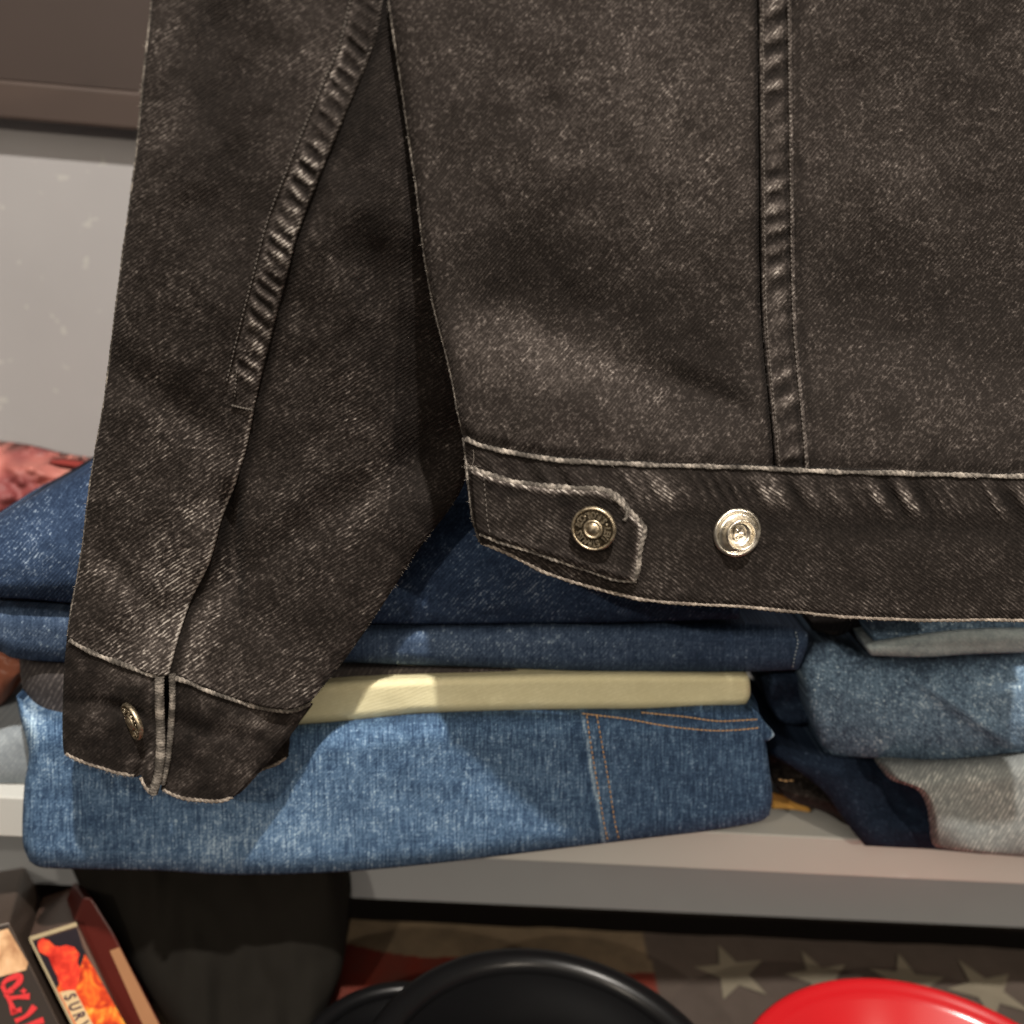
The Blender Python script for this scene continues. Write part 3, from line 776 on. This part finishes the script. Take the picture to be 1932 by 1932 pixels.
stitches('stitching', [(1210, 1344), (1290, 1352), (1350, 1360), (1395, 1359), (1430, 1357)], 'e', M_thread, PJL, 8, .12, .00036, .0010)
fold('pocket_corner', [(1418, 1334), (1432, 1346), (1448, 1372)], [(1448, 1372), (1461, 1386), (1452, 1396)], [(1432, 1404), (1440, 1401), (1452, 1396)], [(1418, 1334), (1426, 1370), (1432, 1404)],
     .060, M_pale, 20, 20, parent=pj, depth=.004, rt=.002, rb=.002, wf=lambda px, py, u, v: -.15+.5*gauss((1-u)*20, 4))

# cream trousers
D_T = [(300, 1320), (560, 1300), (620, 1284), (760, 1276), (1000, 1268), (1200, 1266), (1408, 1270)]
D_B = [(300, 1385), (565, 1369), (640, 1365), (740, 1353), (800, 1347), (1000, 1343), (1200, 1341), (1300, 1338), (1405, 1331)]
fold('cream_trousers', D_T, [(1408, 1270), (1414, 1283), (1415, 1312), (1405, 1331)], D_B, [(300, 1320), (300, 1385)], .066, M_cream, 200, 40,
     'folded cream cotton trousers lying between the mid blue and the washed blue jeans', 'trousers', rt=.010, rb=.008, ft=.30, fb=.26, rs=.006, fs=.012, depth=.10, key='cream',
     fd=lambda px, py, u, v: .002*gauss(px-720, 140))
# brown grey twill pair
C_T = [(36, 1243), (125, 1249), (400, 1256), (620, 1254), (800, 1256), (1000, 1262)]
C_B = [(85, 1366), (126, 1374), (300, 1330), (500, 1298), (620, 1284), (800, 1277), (1000, 1270)]
fold('twill_jeans', C_T, [(1000, 1262), (1000, 1270)], C_B, [(36, 1243), (41, 1290), (57, 1332), (85, 1366)], .076, M_greytw, 200, 40,
     'grey brown twill jeans with a rounded fold, on either side of the cuff', 'jeans', rt=.010, rb=.012, rs=.010, fs=.05, depth=.09)
# mid blue pair
B_T = [(-60, 1138), (0, 1140), (130, 1150), (400, 1176), (640, 1184), (900, 1180), (1150, 1178), (1380, 1172), (1480, 1178), (1523, 1192)]
B_B = [(-60, 1222), (0, 1230), (28, 1242), (125, 1249), (400, 1254), (640, 1250), (900, 1259), (1100, 1267), (1240, 1269), (1400, 1268), (1506, 1264)]
mj = thing('mid_blue_jeans', (0, .08, -.1), 'mid blue jeans folded flat, resting on the cream trousers', 'jeans')
MJL = fold('folded_leg', B_T, [(1523, 1192), (1524, 1215), (1516, 1240), (1506, 1264)], B_B, [(-60, 1138), (-60, 1222)], .068, M_mid, 330, 50, parent=mj, key='b',
     rt=.012, rb=.010, ft=.45, fb=.35, depth=.10, rs=.004, fs=.012,
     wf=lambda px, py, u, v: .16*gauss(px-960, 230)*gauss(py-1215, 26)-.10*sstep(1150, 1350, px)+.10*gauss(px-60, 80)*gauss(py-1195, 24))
stitches('stitching', [(1501, 1192), (1505, 1212), (1500, 1235), (1495, 1262)], 'b', M_tan_edge, MJL, 7, .45, .00028, .0005)
# navy pair on top
A_T = [(-60, 1005), (0, 974), (45, 948), (91, 922), (158, 893), (300, 878), (600, 876), (850, 880), (980, 900), (1150, 960), (1300, 1040), (1396, 1110)]
A_B = [(-60, 1128), (0, 1128), (125, 1137), (400, 1172), (600, 1177), (800, 1178), (1000, 1176), (1200, 1174), (1396, 1168)]
fold('indigo_jeans', A_T, [(1396, 1110), (1394, 1168)], A_B, [(-60, 1005), (-60, 1128)], .062, M_navy, 300, 110,
     'dark indigo jeans heaped on top of the left stack, behind the jacket', 'jeans', rt=.045, rb=.012, ft=.75, fb=.2, depth=.08,
     fd=lambda px, py, u, v: .004*(fbm(px/90., py/70., 71, 3)-.5)-.005*gauss(px-1010, 60)*gauss(py-1120, 80)+.003*gauss(px-60, 90)*gauss(py-1060, 60),
     wf=lambda px, py, u, v: .18*gauss(px-990, 80)*gauss(py-1110, 50)+.10*gauss(px-50, 90)*gauss(py-1040, 60)+.06)
# pale grey pair at far left
fold('pale_jeans', [(-90, 1400), (-20, 1379), (0, 1373), (20, 1365), (50, 1358)], [(50, 1358), (80, 1400), (80, 1478)], [(-90, 1480), (0, 1479), (80, 1478)], [(-90, 1400), (-90, 1480)],
     .092, M_paler, 60, 50, 'pale grey blue jeans on the shelf, left of the washed blue jeans', 'jeans', rt=.016, rb=.006, ft=.5, depth=.10, smooth=True)

# ---- right stack
gj = thing('turned_up_jeans', (.2, .09, -.09), 'faded jeans with a pale turned-up hem, topmost of the right stack', 'jeans')
fold('folded_leg', [(1640, 1150), (1780, 1145), (2050, 1145)], [(2050, 1145), (2050, 1190)], [(1650, 1214), (1800, 1196), (1932, 1192), (2050, 1190)], [(1640, 1150), (1640, 1180), (1650, 1214)],
     .076, M_midr, 80, 30, parent=gj, rt=.012, rb=.002, depth=.10)
fold('turned_hem', [(1634, 1213), (1660, 1207), (1800, 1188), (1932, 1185), (2050, 1184)], [(2050, 1184), (2050, 1228)], [(1644, 1237), (1743, 1240), (1837, 1234), (1932, 1231), (2050, 1228)],
     [(1634, 1213), (1644, 1237)], .070, M_fleece, 100, 30, parent=gj, rt=.007, rb=.006, ft=.5, fb=.5, depth=.02)
fold('inner_flap', [(1530, 1168), (1600, 1165), (1640, 1160)], [(1640, 1160), (1642, 1195), (1640, 1232)], [(1534, 1190), (1580, 1200), (1612, 1188), (1622, 1215), (1640, 1232)], [(1530, 1168), (1534, 1190)],
     .092, M_greytw, 40, 24, parent=gj, rt=.006, rb=.004, depth=.02, wf=lambda px, py, u, v: 0*px-.12)
H_T = [(1527, 1212), (1550, 1207), (1575, 1208), (1610, 1222), (1640, 1237), (1720, 1243), (1830, 1237), (1932, 1231), (2050, 1228)]
H_B = [(1556, 1422), (1580, 1428), (1632, 1430), (1749, 1435), (1840, 1430), (1932, 1420), (2050, 1412)]
fold('blue_jeans', H_T, [(2050, 1228), (2050, 1412)], H_B, [(1527, 1212), (1512, 1249), (1520, 1305), (1534, 1360), (1546, 1398), (1556, 1422)], .068, M_midr, 170, 90,
     'thickly rolled soft blue jeans directly above the light grey twill jeans', 'jeans', rt=.030, rb=.018, ft=.5, fb=.35, depth=.09, rs=.006, fs=.05,
     fd=lambda px, py, u, v: .003*gauss(dist_line(px, py, (1690, 1250), (1760, 1300))[0], 14),
     wf=lambda px, py, u, v: .10*gauss(px-1900, 130)*gauss(py-1340, 60)-.14*gauss(v, .16))  # darker along the top edge
fold('dark_jeans', [(1446, 1250), (1500, 1255), (1560, 1256)], [(1560, 1256), (1560, 1380)], [(1479, 1366), (1505, 1369), (1530, 1366), (1560, 1380)], [(1446, 1250), (1449, 1318), (1462, 1350), (1479, 1366)],
     .090, M_dark, 50, 50, 'rumpled dark jeans end tucked between cream trousers and rolled blue jeans', 'jeans', rt=.010, rb=.010, depth=.08, rs=.006, fs=.1,
     fd=lambda px, py, u, v: .007*np.sin((py-1250)/15.+px/40.)*.5, wf=lambda px, py, u, v: .25*gauss((1-v)*115-6, 10)+.1)
fold('navy_jeans', [(1450, 1410), (1470, 1404), (1490, 1407), (1555, 1424), (1650, 1430), (1760, 1430), (1860, 1430)], [(1860, 1430), (1860, 1520), (1860, 1612)],
     [(1632, 1596), (1690, 1599), (1764, 1603), (1860, 1612)], [(1450, 1410), (1456, 1424), (1509, 1457), (1555, 1495), (1588, 1540), (1610, 1570), (1632, 1596)], .074, M_dark, 110, 90,
     'dark navy jeans leg slumping onto the shelf beside the light grey twill jeans', 'jeans', rt=.012, rb=.004, depth=.08, rs=.004, fs=.08,
     fd=lambda px, py, u, v: -.012*gauss(dist_line(px, py, (1650, 1430), (1745, 1590))[0], 36)*(1-sstep(.55, .85, v))+.004*gauss(dist_line(px, py, (1560, 1430), (1660, 1590))[0], 26),
     wf=lambda px, py, u, v: .18*gauss(dist_line(px, py, (1560, 1440), (1660, 1590))[0], 34))
bj = thing('black_jeans', (.15, .1, -.19), 'crumpled black jeans with orange stitches, squeezed behind the slumping navy leg', 'jeans')
BJL = fold('folded_leg', [(1448, 1416), (1500, 1430), (1560, 1450)], [(1560, 1450), (1600, 1520), (1625, 1580)], [(1465, 1490), (1500, 1515), (1560, 1535), (1625, 1580)], [(1448, 1416), (1456, 1450), (1465, 1490)],
     .088, M_body, 50, 50, parent=bj, depth=.07, key='bj', fd=lambda px, py, u, v: .006*np.sin((py-1400)/13.-px/60.), wf=lambda px, py, u, v: 0*px-.05)
stitches('stitching', [(1468, 1470), (1482, 1473), (1500, 1472)], 'bj', M_thread, BJL, 9, .25, .0005, .0012)
K_T = [(1649, 1432), (1749, 1433), (1840, 1428), (1932, 1418), (2050, 1410)]
K_B = [(1763, 1598), (1800, 1604), (1870, 1612), (1932, 1617), (2050, 1626)]
fold('grey_twill_jeans', K_T, [(2050, 1410), (2050, 1626)], K_B, [(1649, 1432), (1678, 1469), (1728, 1489), (1749, 1524), (1755, 1583), (1763, 1598)], .064, M_light, 170, 100,
     'light grey jeans with coarse diagonal twill, lowest of the right stack', 'jeans', rt=.020, rb=.006, ft=.3, depth=.05, rs=.020, fs=.06,
     fd=lambda px, py, u, v: .005*gauss(dist_line(px, py, (1700, 1450), (1790, 1560))[0], 40),
     wf=lambda px, py, u, v: -.12*gauss(v, .14)+.22*gauss(u*300-3, 6)+.06)  # darker towards the top, lighter at the left lip
# yellow paper scrap on the shelf
m = MB(); G, u, v = coons([(1457, 1495), (1500, 1508), (1530, 1528)], [(1530, 1528), (1528, 1533)], [(1457, 1526), (1490, 1527), (1528, 1533)], [(1457, 1495), (1457, 1526)], 14, 8)
P = VY(G[..., 0], G[..., 1], .100+.002*fbm(G[..., 0]/8., G[..., 1]/8., 2))
sc = sheet('paper_scrap', G, P, plain('amber_paper', (.62, .33, .07), .6, .35, 260), None, None, P+np.array([0, .001, 0]))
tag(sc, 'crumpled amber yellow paper scrap on the shelf beside the washed jeans', 'paper')

# ================================================================== SHELVES, WALL
ZT, ZB, YS = -.2085, -.2335, .0855
sh = thing('display_shelf', (.0, YS, ZB), 'grey painted shelf board carrying the two stacks of folded jeans', 'shelf')
v, f = box(-.6, .8, YS, .32, ZB, ZT); bevel(make('board', v, f, M_shelf, sh, smooth=False), .0008)
v, f = box(-.6, .8, .150, .165, float(VY(np.array(920.), np.array(1705.), .150)[2]), ZB-.0005); make('apron_panel', v, f, M_wallg, sh, smooth=False)
us = thing('wall_trim', (-.3, .30, .2), 'dark brown painted wood panel with a lower trim strip across the grey wall', 'wall trim')
pz = lambda px, py, Y: VY(np.array(px), np.array(py), Y)
z1 = float(pz(0., 150., .304)[2]); z0 = float(pz(0., 224., .304)[2])
v, f = box(-1.0, 1.0, .304, .3215, z0, z1); bevel(make('trim', v, f, M_brownd, us, smooth=False), .0020)
v, f = box(-1.0, 1.0, .311, .3215, z1+.0006, z1+.25); make('panel', v, f, M_brown, us, smooth=False)
v, f = box(-1.2, 1.2, .322, .335, ZT-.0, .9); tag(make('wall', v, f, M_wall, None, smooth=False), 'pale grey painted wall with small paint blobs behind the jeans', 'wall', None, 'structure')
# shaded gap behind the apron, its darkness put into the colour
v, f = box(-.9, 1.2, .3225, .334, -.60, ZT-.004); tag(make('wall_base', v, f, M_void, None, smooth=False), 'wall of the gap below the shelf, coloured dark for its shade', 'wall', None, 'structure')

# red things at the back of the shelf, far left
def rag(name, pts, Y, mat, label, cat, nu=60, nv=40, amp=.012, col=None):
    G, u, v = coons(*pts, nu, nv); px, py = G[..., 0], G[..., 1]
    y = Y+.02*np.abs(2*v-1)**3-amp*(fbm(px/40., py/26., 77, 4)-.5)*2
    P = VY(px, py, y); o = sheet(name, G, P, mat, None, None, P+np.array([0, .03, 0])); tag(o, label, cat); return o
mr = N('red_gold_print'); o_ = mr.obj()
nz = mr.noise(o_, 17, 1.0, .4, .2); nz2 = mr.noise(o_, 70, 2, .5)
cR = mr.ramp(nz, [(.28, (.22, .05, .05)), (.42, (.46, .16, .13)), (.54, (.50, .24, .18)), (.64, (.46, .33, .25)), (.78, (.60, .52, .36))])
mr.set(Base_Color=cR, Roughness=.6); mr.bump(nz2, .002, .5)
rag('printed_cloth', ([(-160, 850), (0, 862), (100, 884), (230, 900)], [(230, 900), (230, 1000)], [(-160, 1120), (0, 1080), (230, 1000)], [(-160, 850), (-160, 1120)]), .22, mr.m,
    'crumpled red and gold printed cloth against the wall, behind the dark indigo jeans', 'cloth')
G, u, v = coons([(95, 870), (120, 868), (180, 876)], [(180, 876), (180, 892)], [(92, 876), (120, 884), (180, 892)], [(95, 870), (92, 876)], 20, 6)
P = VY(G[..., 0], G[..., 1], .196-.003*np.sin(v*pi)); tag(sheet('ribbon', G, P, M_darkr, None, None, P+np.array([0, .003, 0])), 'dark red ribbon lying above the printed cloth by the wall', 'ribbon')
rag('leather_pouch', ([(-90, 1200), (-10, 1205), (34, 1236)], [(34, 1236), (38, 1262), (28, 1285)], [(-90, 1352), (0, 1330), (28, 1285)], [(-90, 1200), (-90, 1352)]), .118,
    plain('red_brown_leather', (.33, .11, .06), .5, .2, 30, .0004), 'reddish brown leather pouch on the shelf beside the twill jeans', 'pouch', amp=.003)

# ================================================================== TABLE WITH FLAG
ZTAB = float(VY(np.array(1061.), np.array(1757.), .17)[2])
v, f = box(-.7, .9, -.22, .172, ZTAB-.04, ZTAB-.004); make('table_top', v, f, M_void, None, smooth=False, kind='structure')
nu, nv = 360, 220
X, Yg = np.meshgrid(np.linspace(-.30, .55, nu), np.linspace(.172, -.12, nv))
fb0 = HZ(np.array([1213., 1252.]), np.array([1766., 1905.]), ZTAB)   # edge of the star field
t = (X-fb0[0, 0])*(fb0[1, 1]-fb0[0, 1])-(Yg-fb0[0, 1])*(fb0[1, 0]-fb0[0, 0])
field = t < 0
if (.4-fb0[0, 0])*(fb0[1, 1]-fb0[0, 1])-(.1-fb0[0, 1])*(fb0[1, 0]-fb0[0, 0]) > 0: field = ~field
rows = HZ(np.array([700., 1190.]), np.array([1792., 1838.]), ZTAB)
yl = rows[0, 1]+(X-rows[0, 0])*(rows[1, 1]-rows[0, 1])/(rows[1, 0]-rows[0, 0])+.003*np.sin(X*60)
sd = yl-Yg
stripe = (sd > 0) & (sd < .060) | (sd > .12)
col = np.where(stripe[..., None], np.array([.145, .022, .014]), np.array([.185, .138, .088]))
col = np.where(field[..., None], np.array([.080, .063, .054]), col)
zr = ZTAB+.0025*(fbm(X*22, Yg*10, 81, 3)-.5)+.0030*(vn(X*30+Yg*8, Yg*2, 83)-.5)
mf = N('flag_cotton'); cf = mf.attr('paint', 0); nn = mf.noise(mf.obj(), 60, 5, .65)
mf.set(Base_Color=mf.mix(mf.rng(nn, .3, .7, 0, .45), cf, (.05, .04, .032)), Roughness=.95, Specular_IOR_Level=.1)
mf.bump(mf.noise(mf.obj(), 700, 2), .0004, .5)
Vf = np.stack([X, Yg, zr], -1).reshape(-1, 3)
fl = thing('flag', (.1, .05, ZTAB), 'aged flag with cream stars and red stripes spread on the low table under the dishes', 'flag')
make('flag_cloth', Vf, grid_faces(nv, nu)[:, ::-1], mf.m, fl, col=col.reshape(-1, 3))
M_star = plain('star_cotton', (.155, .135, .098), .95, .12, 60)
for (px, py, rot, R_) in [(1382, 1838, 0.16, .025), (1548, 1848, .24, .024), (1716, 1856, -.1, .026), (1862, 1872, .3, .027)]:
    c = HZ(np.array(float(px)), np.array(float(py)), ZTAB)
    v = [(c[0], c[1], 0)]
    for k in range(10):
        a = pi/2+rot+k*pi/5; r = R_ if k % 2 == 0 else R_*.40
        v.append((c[0]+r*cos(a), c[1]+r*sin(a), 0))
    v = np.array(v); v[:, 2] = ZTAB+.0025*(fbm(v[:, 0]*22, v[:, 1]*10, 81, 3)-.5)+.0030*(vn(v[:, 0]*30+v[:, 1]*8, v[:, 1]*2, 83)-.5)+.0012
    make('star', v, [(0, k+1, (k+1) % 10+1) for k in range(10)], M_star, fl, smooth=False)

# red dish
rimz = ZTAB+.040
ap = HZ(np.array(1632.), np.array(1850.), rimz); RR = .108
rd = thing('red_dish', (ap[0]+.004, ap[1]-RR, ZTAB+.001), 'glossy red enamel dish with a pale centre standing on the flag at the lower right', 'dish')
b = LOC[rd]
prof = [(0, 0), (.06, 0), (.072, .003), (.095, .030), (RR-.005, .0375), (RR, .039), (RR+.0005, .0405), (RR-.001, .0418), (RR-.0035, .0414), (RR-.0050, .0398), (RR-.008, .0388), (RR-.012, .0365), (.080, .013), (.072, .008), (.058, .0062), (.001, .0062)]
v, f = lathe(prof, 128); make('bowl', v+b, f, M_red, rd)
v, f = lathe([(.046, .0064), (.0455, .0072), (.001, .0076)], 64); make('centre_disc', v+b, f, M_white, rd)
# black dishes with thick rolled rims
M_blackm = plain('black_matte_inside', (.003, .003, .0034), .55, .2, 40, spec=.04)
def black_dish(px, py, R_, rz, tube_r, label, tilt, inner, name='black_dish'):
    ap = HZ(np.array(float(px)), np.array(float(py)), ZTAB+rz)
    o = thing(name, (ap[0], ap[1]-R_, ZTAB+.001), label, 'dish')
    b = LOC[o]
    Rt = np.array(Matrix.Rotation(tilt[0], 3, 'X') @ Matrix.Rotation(tilt[1], 3, 'Y'))
    th = np.linspace(-.5*pi, 1.45*pi, 22)
    pr = [(R_*.55, 0), (R_*.80, .002)]+[(R_-tube_r+tube_r*cos(a), rz-tube_r+tube_r*sin(a)) for a in th]
    v, f = lathe(pr, 128); body = make('rim', v@Rt.T+b, f, M_black, o)
    v, f = lathe([(R_-2*tube_r+.003, rz-tube_r*.9), (R_*.66, rz-tube_r*1.6), (R_*.60, rz*.45)], 96); make('inner_wall', v@Rt.T+b, f, M_blackm, o)
    v, f = lathe([(R_*.60, rz*.45), (R_*.5, .006), (.001, .006)], 96); make('well', v@Rt.T+b, f, inner, o)
    return o
black_dish(1012, 1786, .104, .052, .0080, 'deep black glossy dish with a dark blue bottom, beside the red dish', (radians(2), radians(6)), M_bluein)
black_dish(776, 1846, .060, .036, .0050, 'smaller black dish with a thin rim, next to the charcoal garment', (0, 0), M_black)

# charcoal garment hanging below the shelf
G, u, v = coons([(120, 1600), (300, 1615), (560, 1620), (642, 1660)], [(642, 1660), (652, 1740), (645, 1830), (610, 1932), (590, 2040)], [(420, 2080), (500, 2080), (590, 2040)],
                [(120, 1600), (155, 1680), (215, 1770), (270, 1860), (330, 1950), (420, 2080)], 90, 90)
px, py = G[..., 0], G[..., 1]
y = .112-.075*np.clip((py-1640)/400., -.2, 1.2)+.020*(1-np.sqrt(np.clip(1-np.abs(2*u-1)**5, 0, 1)))-.026*(fbm(px/130., py/220., 91, 3)-.5)
P = VY(px, py, y)
tag(sheet('hanging_garment', G, P, M_char, None, None, P+np.array([0, .03, 0])), 'dark charcoal garment hanging below the washed blue jeans, beside the video boxes', 'garment')

# ================================================================== VIDEO BOXES
def tilt_plane(px, py, n, p0): return on_plane(np.asarray(px, float), np.asarray(py, float), n, np.broadcast_to(n@p0, np.shape(px)))
NS = np.array([.12, -.93, .34]); NS /= np.linalg.norm(NS)
P0 = CAM+ray(np.array(90.), np.array(1760.))*.555
def ext_for(p0, p1, a, z=.555):
    p0 = np.array(p0, float); p1 = np.array(p1, float)
    x0, y0 = (p0[0]-966)/F*z, -(p0[1]-966)/F*z; x1, y1 = (p1[0]-966)/F*(z+a), -(p1[1]-966)/F*(z+a)
    return a*FW+(x1-x0)*RT+(y1-y0)*UP
EXT = ext_for((98, 1753), (118, 1680), .08)
def boxy(name, quad, mat, label, off=0., ext=EXT):
    p = tilt_plane([q[0] for q in quad], [q[1] for q in quad], NS, P0-NS*off)
    o = thing(name, tuple(p.mean(0)), label, 'video box', None)
    v, f = prism(p, ext); bevel(make('case', v, f, mat, o, smooth=False), .0010)
    return o
def decal(name, poly, mat, parent, lift, off=0., smooth=False):
    p = tilt_plane([q[0] for q in poly], [q[1] for q in poly], NS, P0-NS*(off)+NS*lift)
    return make(name, p, [tuple(range(len(poly)))], mat, parent, smooth=smooth)
M_case = plain('black_case_card', (.085, .062, .050), .28, .3, 30)
M_case2 = plain('brown_case_card', (.13, .080, .062), .25, .35, 26)
M_maroon = plain('maroon_case_card', (.075, .009, .006), .35, .2, 20)
# left box
q1 = [(-110, 1772), (17, 1740), (150, 2010), (30, 2060)]
b1 = boxy('video_box', q1, M_case, 'black video box with red brush lettering and tan picture on its spine', 0, ext_for((17, 1740), (78, 1520), .20))
decal('spine_print', [(-108, 1774), (15, 1743), (147, 2008), (32, 2056)], M_void, b1, .0003)
mt = N('tan_photo'); nt = mt.noise(mt.obj(), 60, 4, .6, .6)
mt.set(Base_Color=mt.ramp(nt, [(.3, (.40, .20, .10)), (.5, (.72, .45, .25)), (.7, (.85, .62, .40))]), Roughness=.35)
sp = decal('spine_picture', [(-100, 1785), (15, 1752), (53, 1817), (49, 1830), (-60, 1858)], mt.m, b1, .0005)
M_redink = plain('red_ink', (.70, .045, .05), .4, .1, 50)
def strokes(name, segs, w, mat, parent, lift):
    m = MB()
    for s in segs:
        c = crom(s, max(8, len(s)*6)); P = tilt_plane(c[:, 0], c[:, 1], NS, P0+NS*lift)
        T = np.gradient(P, axis=0); T /= np.linalg.norm(T, axis=1)[:, None]; A = np.cross(T, NS)
        ww = w*(1+.25*np.sin(np.linspace(0, 5, len(P))+len(s)))[:, None]*.5
        v = np.vstack([P-A*ww, P+A*ww]); n = len(P)
        m.add(v, [(i, i+1, i+1+n, i+n) for i in range(n-1)])
    return m.build(name, mat, parent, smooth=False)
zz = lambda L: [(x*.2197*1.0, 1509.4+y*.2197) for x, y in L]
strokes('lettering', [zz([(20, 1590), (60, 1545), (160, 1510), (165, 1560), (110, 1620)]), zz([(20, 1590), (50, 1650), (110, 1625)]),
                      zz([(190, 1655), (215, 1625)]), zz([(50, 1660), (90, 1740), (125, 1840)]), zz([(90, 1700), (180, 1690), (255, 1685)]), zz([(100, 1815), (185, 1800)]),
                      zz([(130, 1900), (230, 1850), (300, 1770)]), zz([(185, 1960), (260, 1925), (375, 1890)]), zz([(200, 1985), (255, 1935)])], .0027, M_redink, b1, .0012)
# middle box
q2 = [(54, 1768), (143, 1740), (282, 2035), (190, 2040)]
b2 = boxy('video_box', q2, M_case2, 'video box with a red figure over orange flames on its spine', 0)
M_border = plain('pale_border_ink', (.42, .35, .22), .4, .1, 60)
decal('border_line', [(54, 1768), (143, 1740), (146, 1747), (60, 1774)], M_border, b2, .0005)
decal('border_line', [(54, 1771), (60, 1774), (124, 1900), (150, 1952), (145, 1954)], M_border, b2, .0007)
mfl = N('flame_print'); nf_ = mfl.noise(mfl.obj(), 95, 3, .55, 1.0)
mfl.set(Base_Color=mfl.ramp(nf_, [(.30, (.30, .02, .012)), (.44, (.70, .07, .02)), (.55, (.85, .22, .03)), (.64, (.92, .50, .08)), (.76, (.95, .78, .30))]), Roughness=.35)
decal('flame_picture', [(104, 1870), (120, 1845), (146, 1842), (160, 1800), (178, 1828), (285, 2020), (195, 2034)], mfl.m, b2, .0006)
decal('dark_panel', [(62, 1776), (145, 1750), (156, 1786), (172, 1822), (120, 1850), (104, 1862)], plain('dark_sky_print', (.020, .016, .022), .35, .3, 50), b2, .0005)
mred = N('red_figure_print'); nr = mred.noise(mred.obj(), 120, 3, .6)
mred.set(Base_Color=mred.ramp(nr, [(.3, (.42, .018, .012)), (.5, (.78, .055, .03)), (.72, (.90, .22, .05))]), Roughness=.35)
fig = [(72, 1776), (80, 1770), (92, 1774), (102, 1784), (112, 1786), (125, 1783), (140, 1787), (150, 1800), (146, 1815), (152, 1828), (150, 1850), (142, 1868), (122, 1868), (112, 1858), (108, 1842), (98, 1822), (92, 1806), (82, 1800), (74, 1796), (71, 1786)]
fc = np.mean(fig, 0)
p = tilt_plane([q[0] for q in [tuple(fc)]+fig], [q[1] for q in [tuple(fc)]+fig], NS, P0+NS*.0011)
make('figure_picture', p, [(0, i+1, (i+1) % len(fig)+1) for i in range(len(fig))], mred.m, b2, smooth=False)
decal('pale_strip', [(112, 1872), (140, 1866), (205, 1990), (178, 1998)], plain('pale_strip_print', (.70, .52, .30), .4, .25, 80), b2, .0010)
M_ink = plain('dark_purple_ink', (.07, .03, .09), .4, .1, 50)
m = MB()
dirl = np.array([.44, .90]); dirl /= np.linalg.norm(dirl); up2 = np.array([.93, -.36])
for k, ch in enumerate('SURV'):
    v, f = text_mesh(ch, 34.)
    o0 = np.array([131., 1881.])+dirl*(k*20.)
    # baseline runs down the spine, letter tops towards its right edge
    q = o0+v[:, :1]*dirl*.62+v[:, 1:2]*up2*.95
    pw = tilt_plane(q[:, 0], q[:, 1], NS, P0+NS*.0016); m.add(pw, f)
m.build('lettering', M_ink, b2, smooth=False)
# maroon box behind its right edge
q3 = [(128, 1760), (158, 1692), (173, 1694), (215, 1762), (243, 1818), (365, 2050), (250, 2050)]
b3 = boxy('video_box', q3, M_maroon, 'dark maroon video box with a tan block on its side, beside the dark garment', .006, ext_for((170, 1720), (150, 1690), .05))
decal('tan_block', [(207, 1794), (225, 1787), (243, 1822), (352, 2034), (320, 2034), (264, 1922)], plain('tan_print', (.34, .17, .085), .4, .15, 40), b3, .0006, .006)

# ================================================================== LIGHT
def spot(name, loc, target, W, size, color, cone=70, blend=.4):
    l = bpy.data.lights.new(name, 'SPOT'); l.energy = W; l.shadow_soft_size = size; l.color = color; l.spot_size = radians(cone); l.spot_blend = blend
    o = bpy.data.objects.new(name, l); COL.objects.link(o); o.location = loc
    o.rotation_euler = (Vector(target)-Vector(loc)).to_track_quat('-Z', 'Y').to_euler(); return o
spot('ceiling_spot', (.03, -.60, 1.29), (0, .03, -.1), 128, .016, (1.0, .93, .84))
spot('ceiling_spot', (-.75, -1.35, .80), (0, .03, -.1), 33, .014, (1.0, .87, .71))
spot('ceiling_spot', (1.00, -1.30, .74), (0, .03, -.1), 37, .02, (1.0, .87, .71))
al = bpy.data.lights.new('added_fill', 'AREA'); al.shape = 'RECTANGLE'; al.size = 1.6; al.size_y = 1.2; al.energy = 11; al.color = (1.0, .88, .74)  # soft fill lamp added to lift the whole scene, no real fitting
ao = bpy.data.objects.new('added_fill', al); COL.objects.link(ao); ao.location = (-.2, -1.7, 1.5)
ao.rotation_euler = (Vector((0, 0, 0))-Vector(ao.location)).to_track_quat('-Z', 'Y').to_euler()
w = bpy.data.worlds.new('World'); scene.world = w; w.use_nodes = True
bg = w.node_tree.nodes['Background']; bg.inputs[1].default_value = 1.0
wt = w.node_tree; tc = wt.nodes.new('ShaderNodeTexCoord'); sx = wt.nodes.new('ShaderNodeSeparateXYZ'); rp = wt.nodes.new('ShaderNodeValToRGB'); mr_ = wt.nodes.new('ShaderNodeMapRange')
wt.links.new(tc.outputs['Generated'], sx.inputs[0]); wt.links.new(sx.outputs[2], mr_.inputs[0]); mr_.inputs[1].default_value = -1; mr_.inputs[2].default_value = 1
wt.links.new(mr_.outputs[0], rp.inputs[0]); wt.links.new(rp.outputs[0], bg.inputs[0])
rp.color_ramp.elements[0].position = .25; rp.color_ramp.elements[0].color = (.030, .026, .022, 1)
rp.color_ramp.elements[1].position = .80; rp.color_ramp.elements[1].color = (.21, .185, .155, 1)
e_ = rp.color_ramp.elements.new(.5); e_.color = (.085, .074, .062, 1)

scene.view_settings.view_transform = 'Standard'; scene.view_settings.look = 'None'; scene.view_settings.exposure = 0
scene.render.engine = 'CYCLES'
scene.cycles.use_denoising = True
scene.cycles.max_bounces = 6
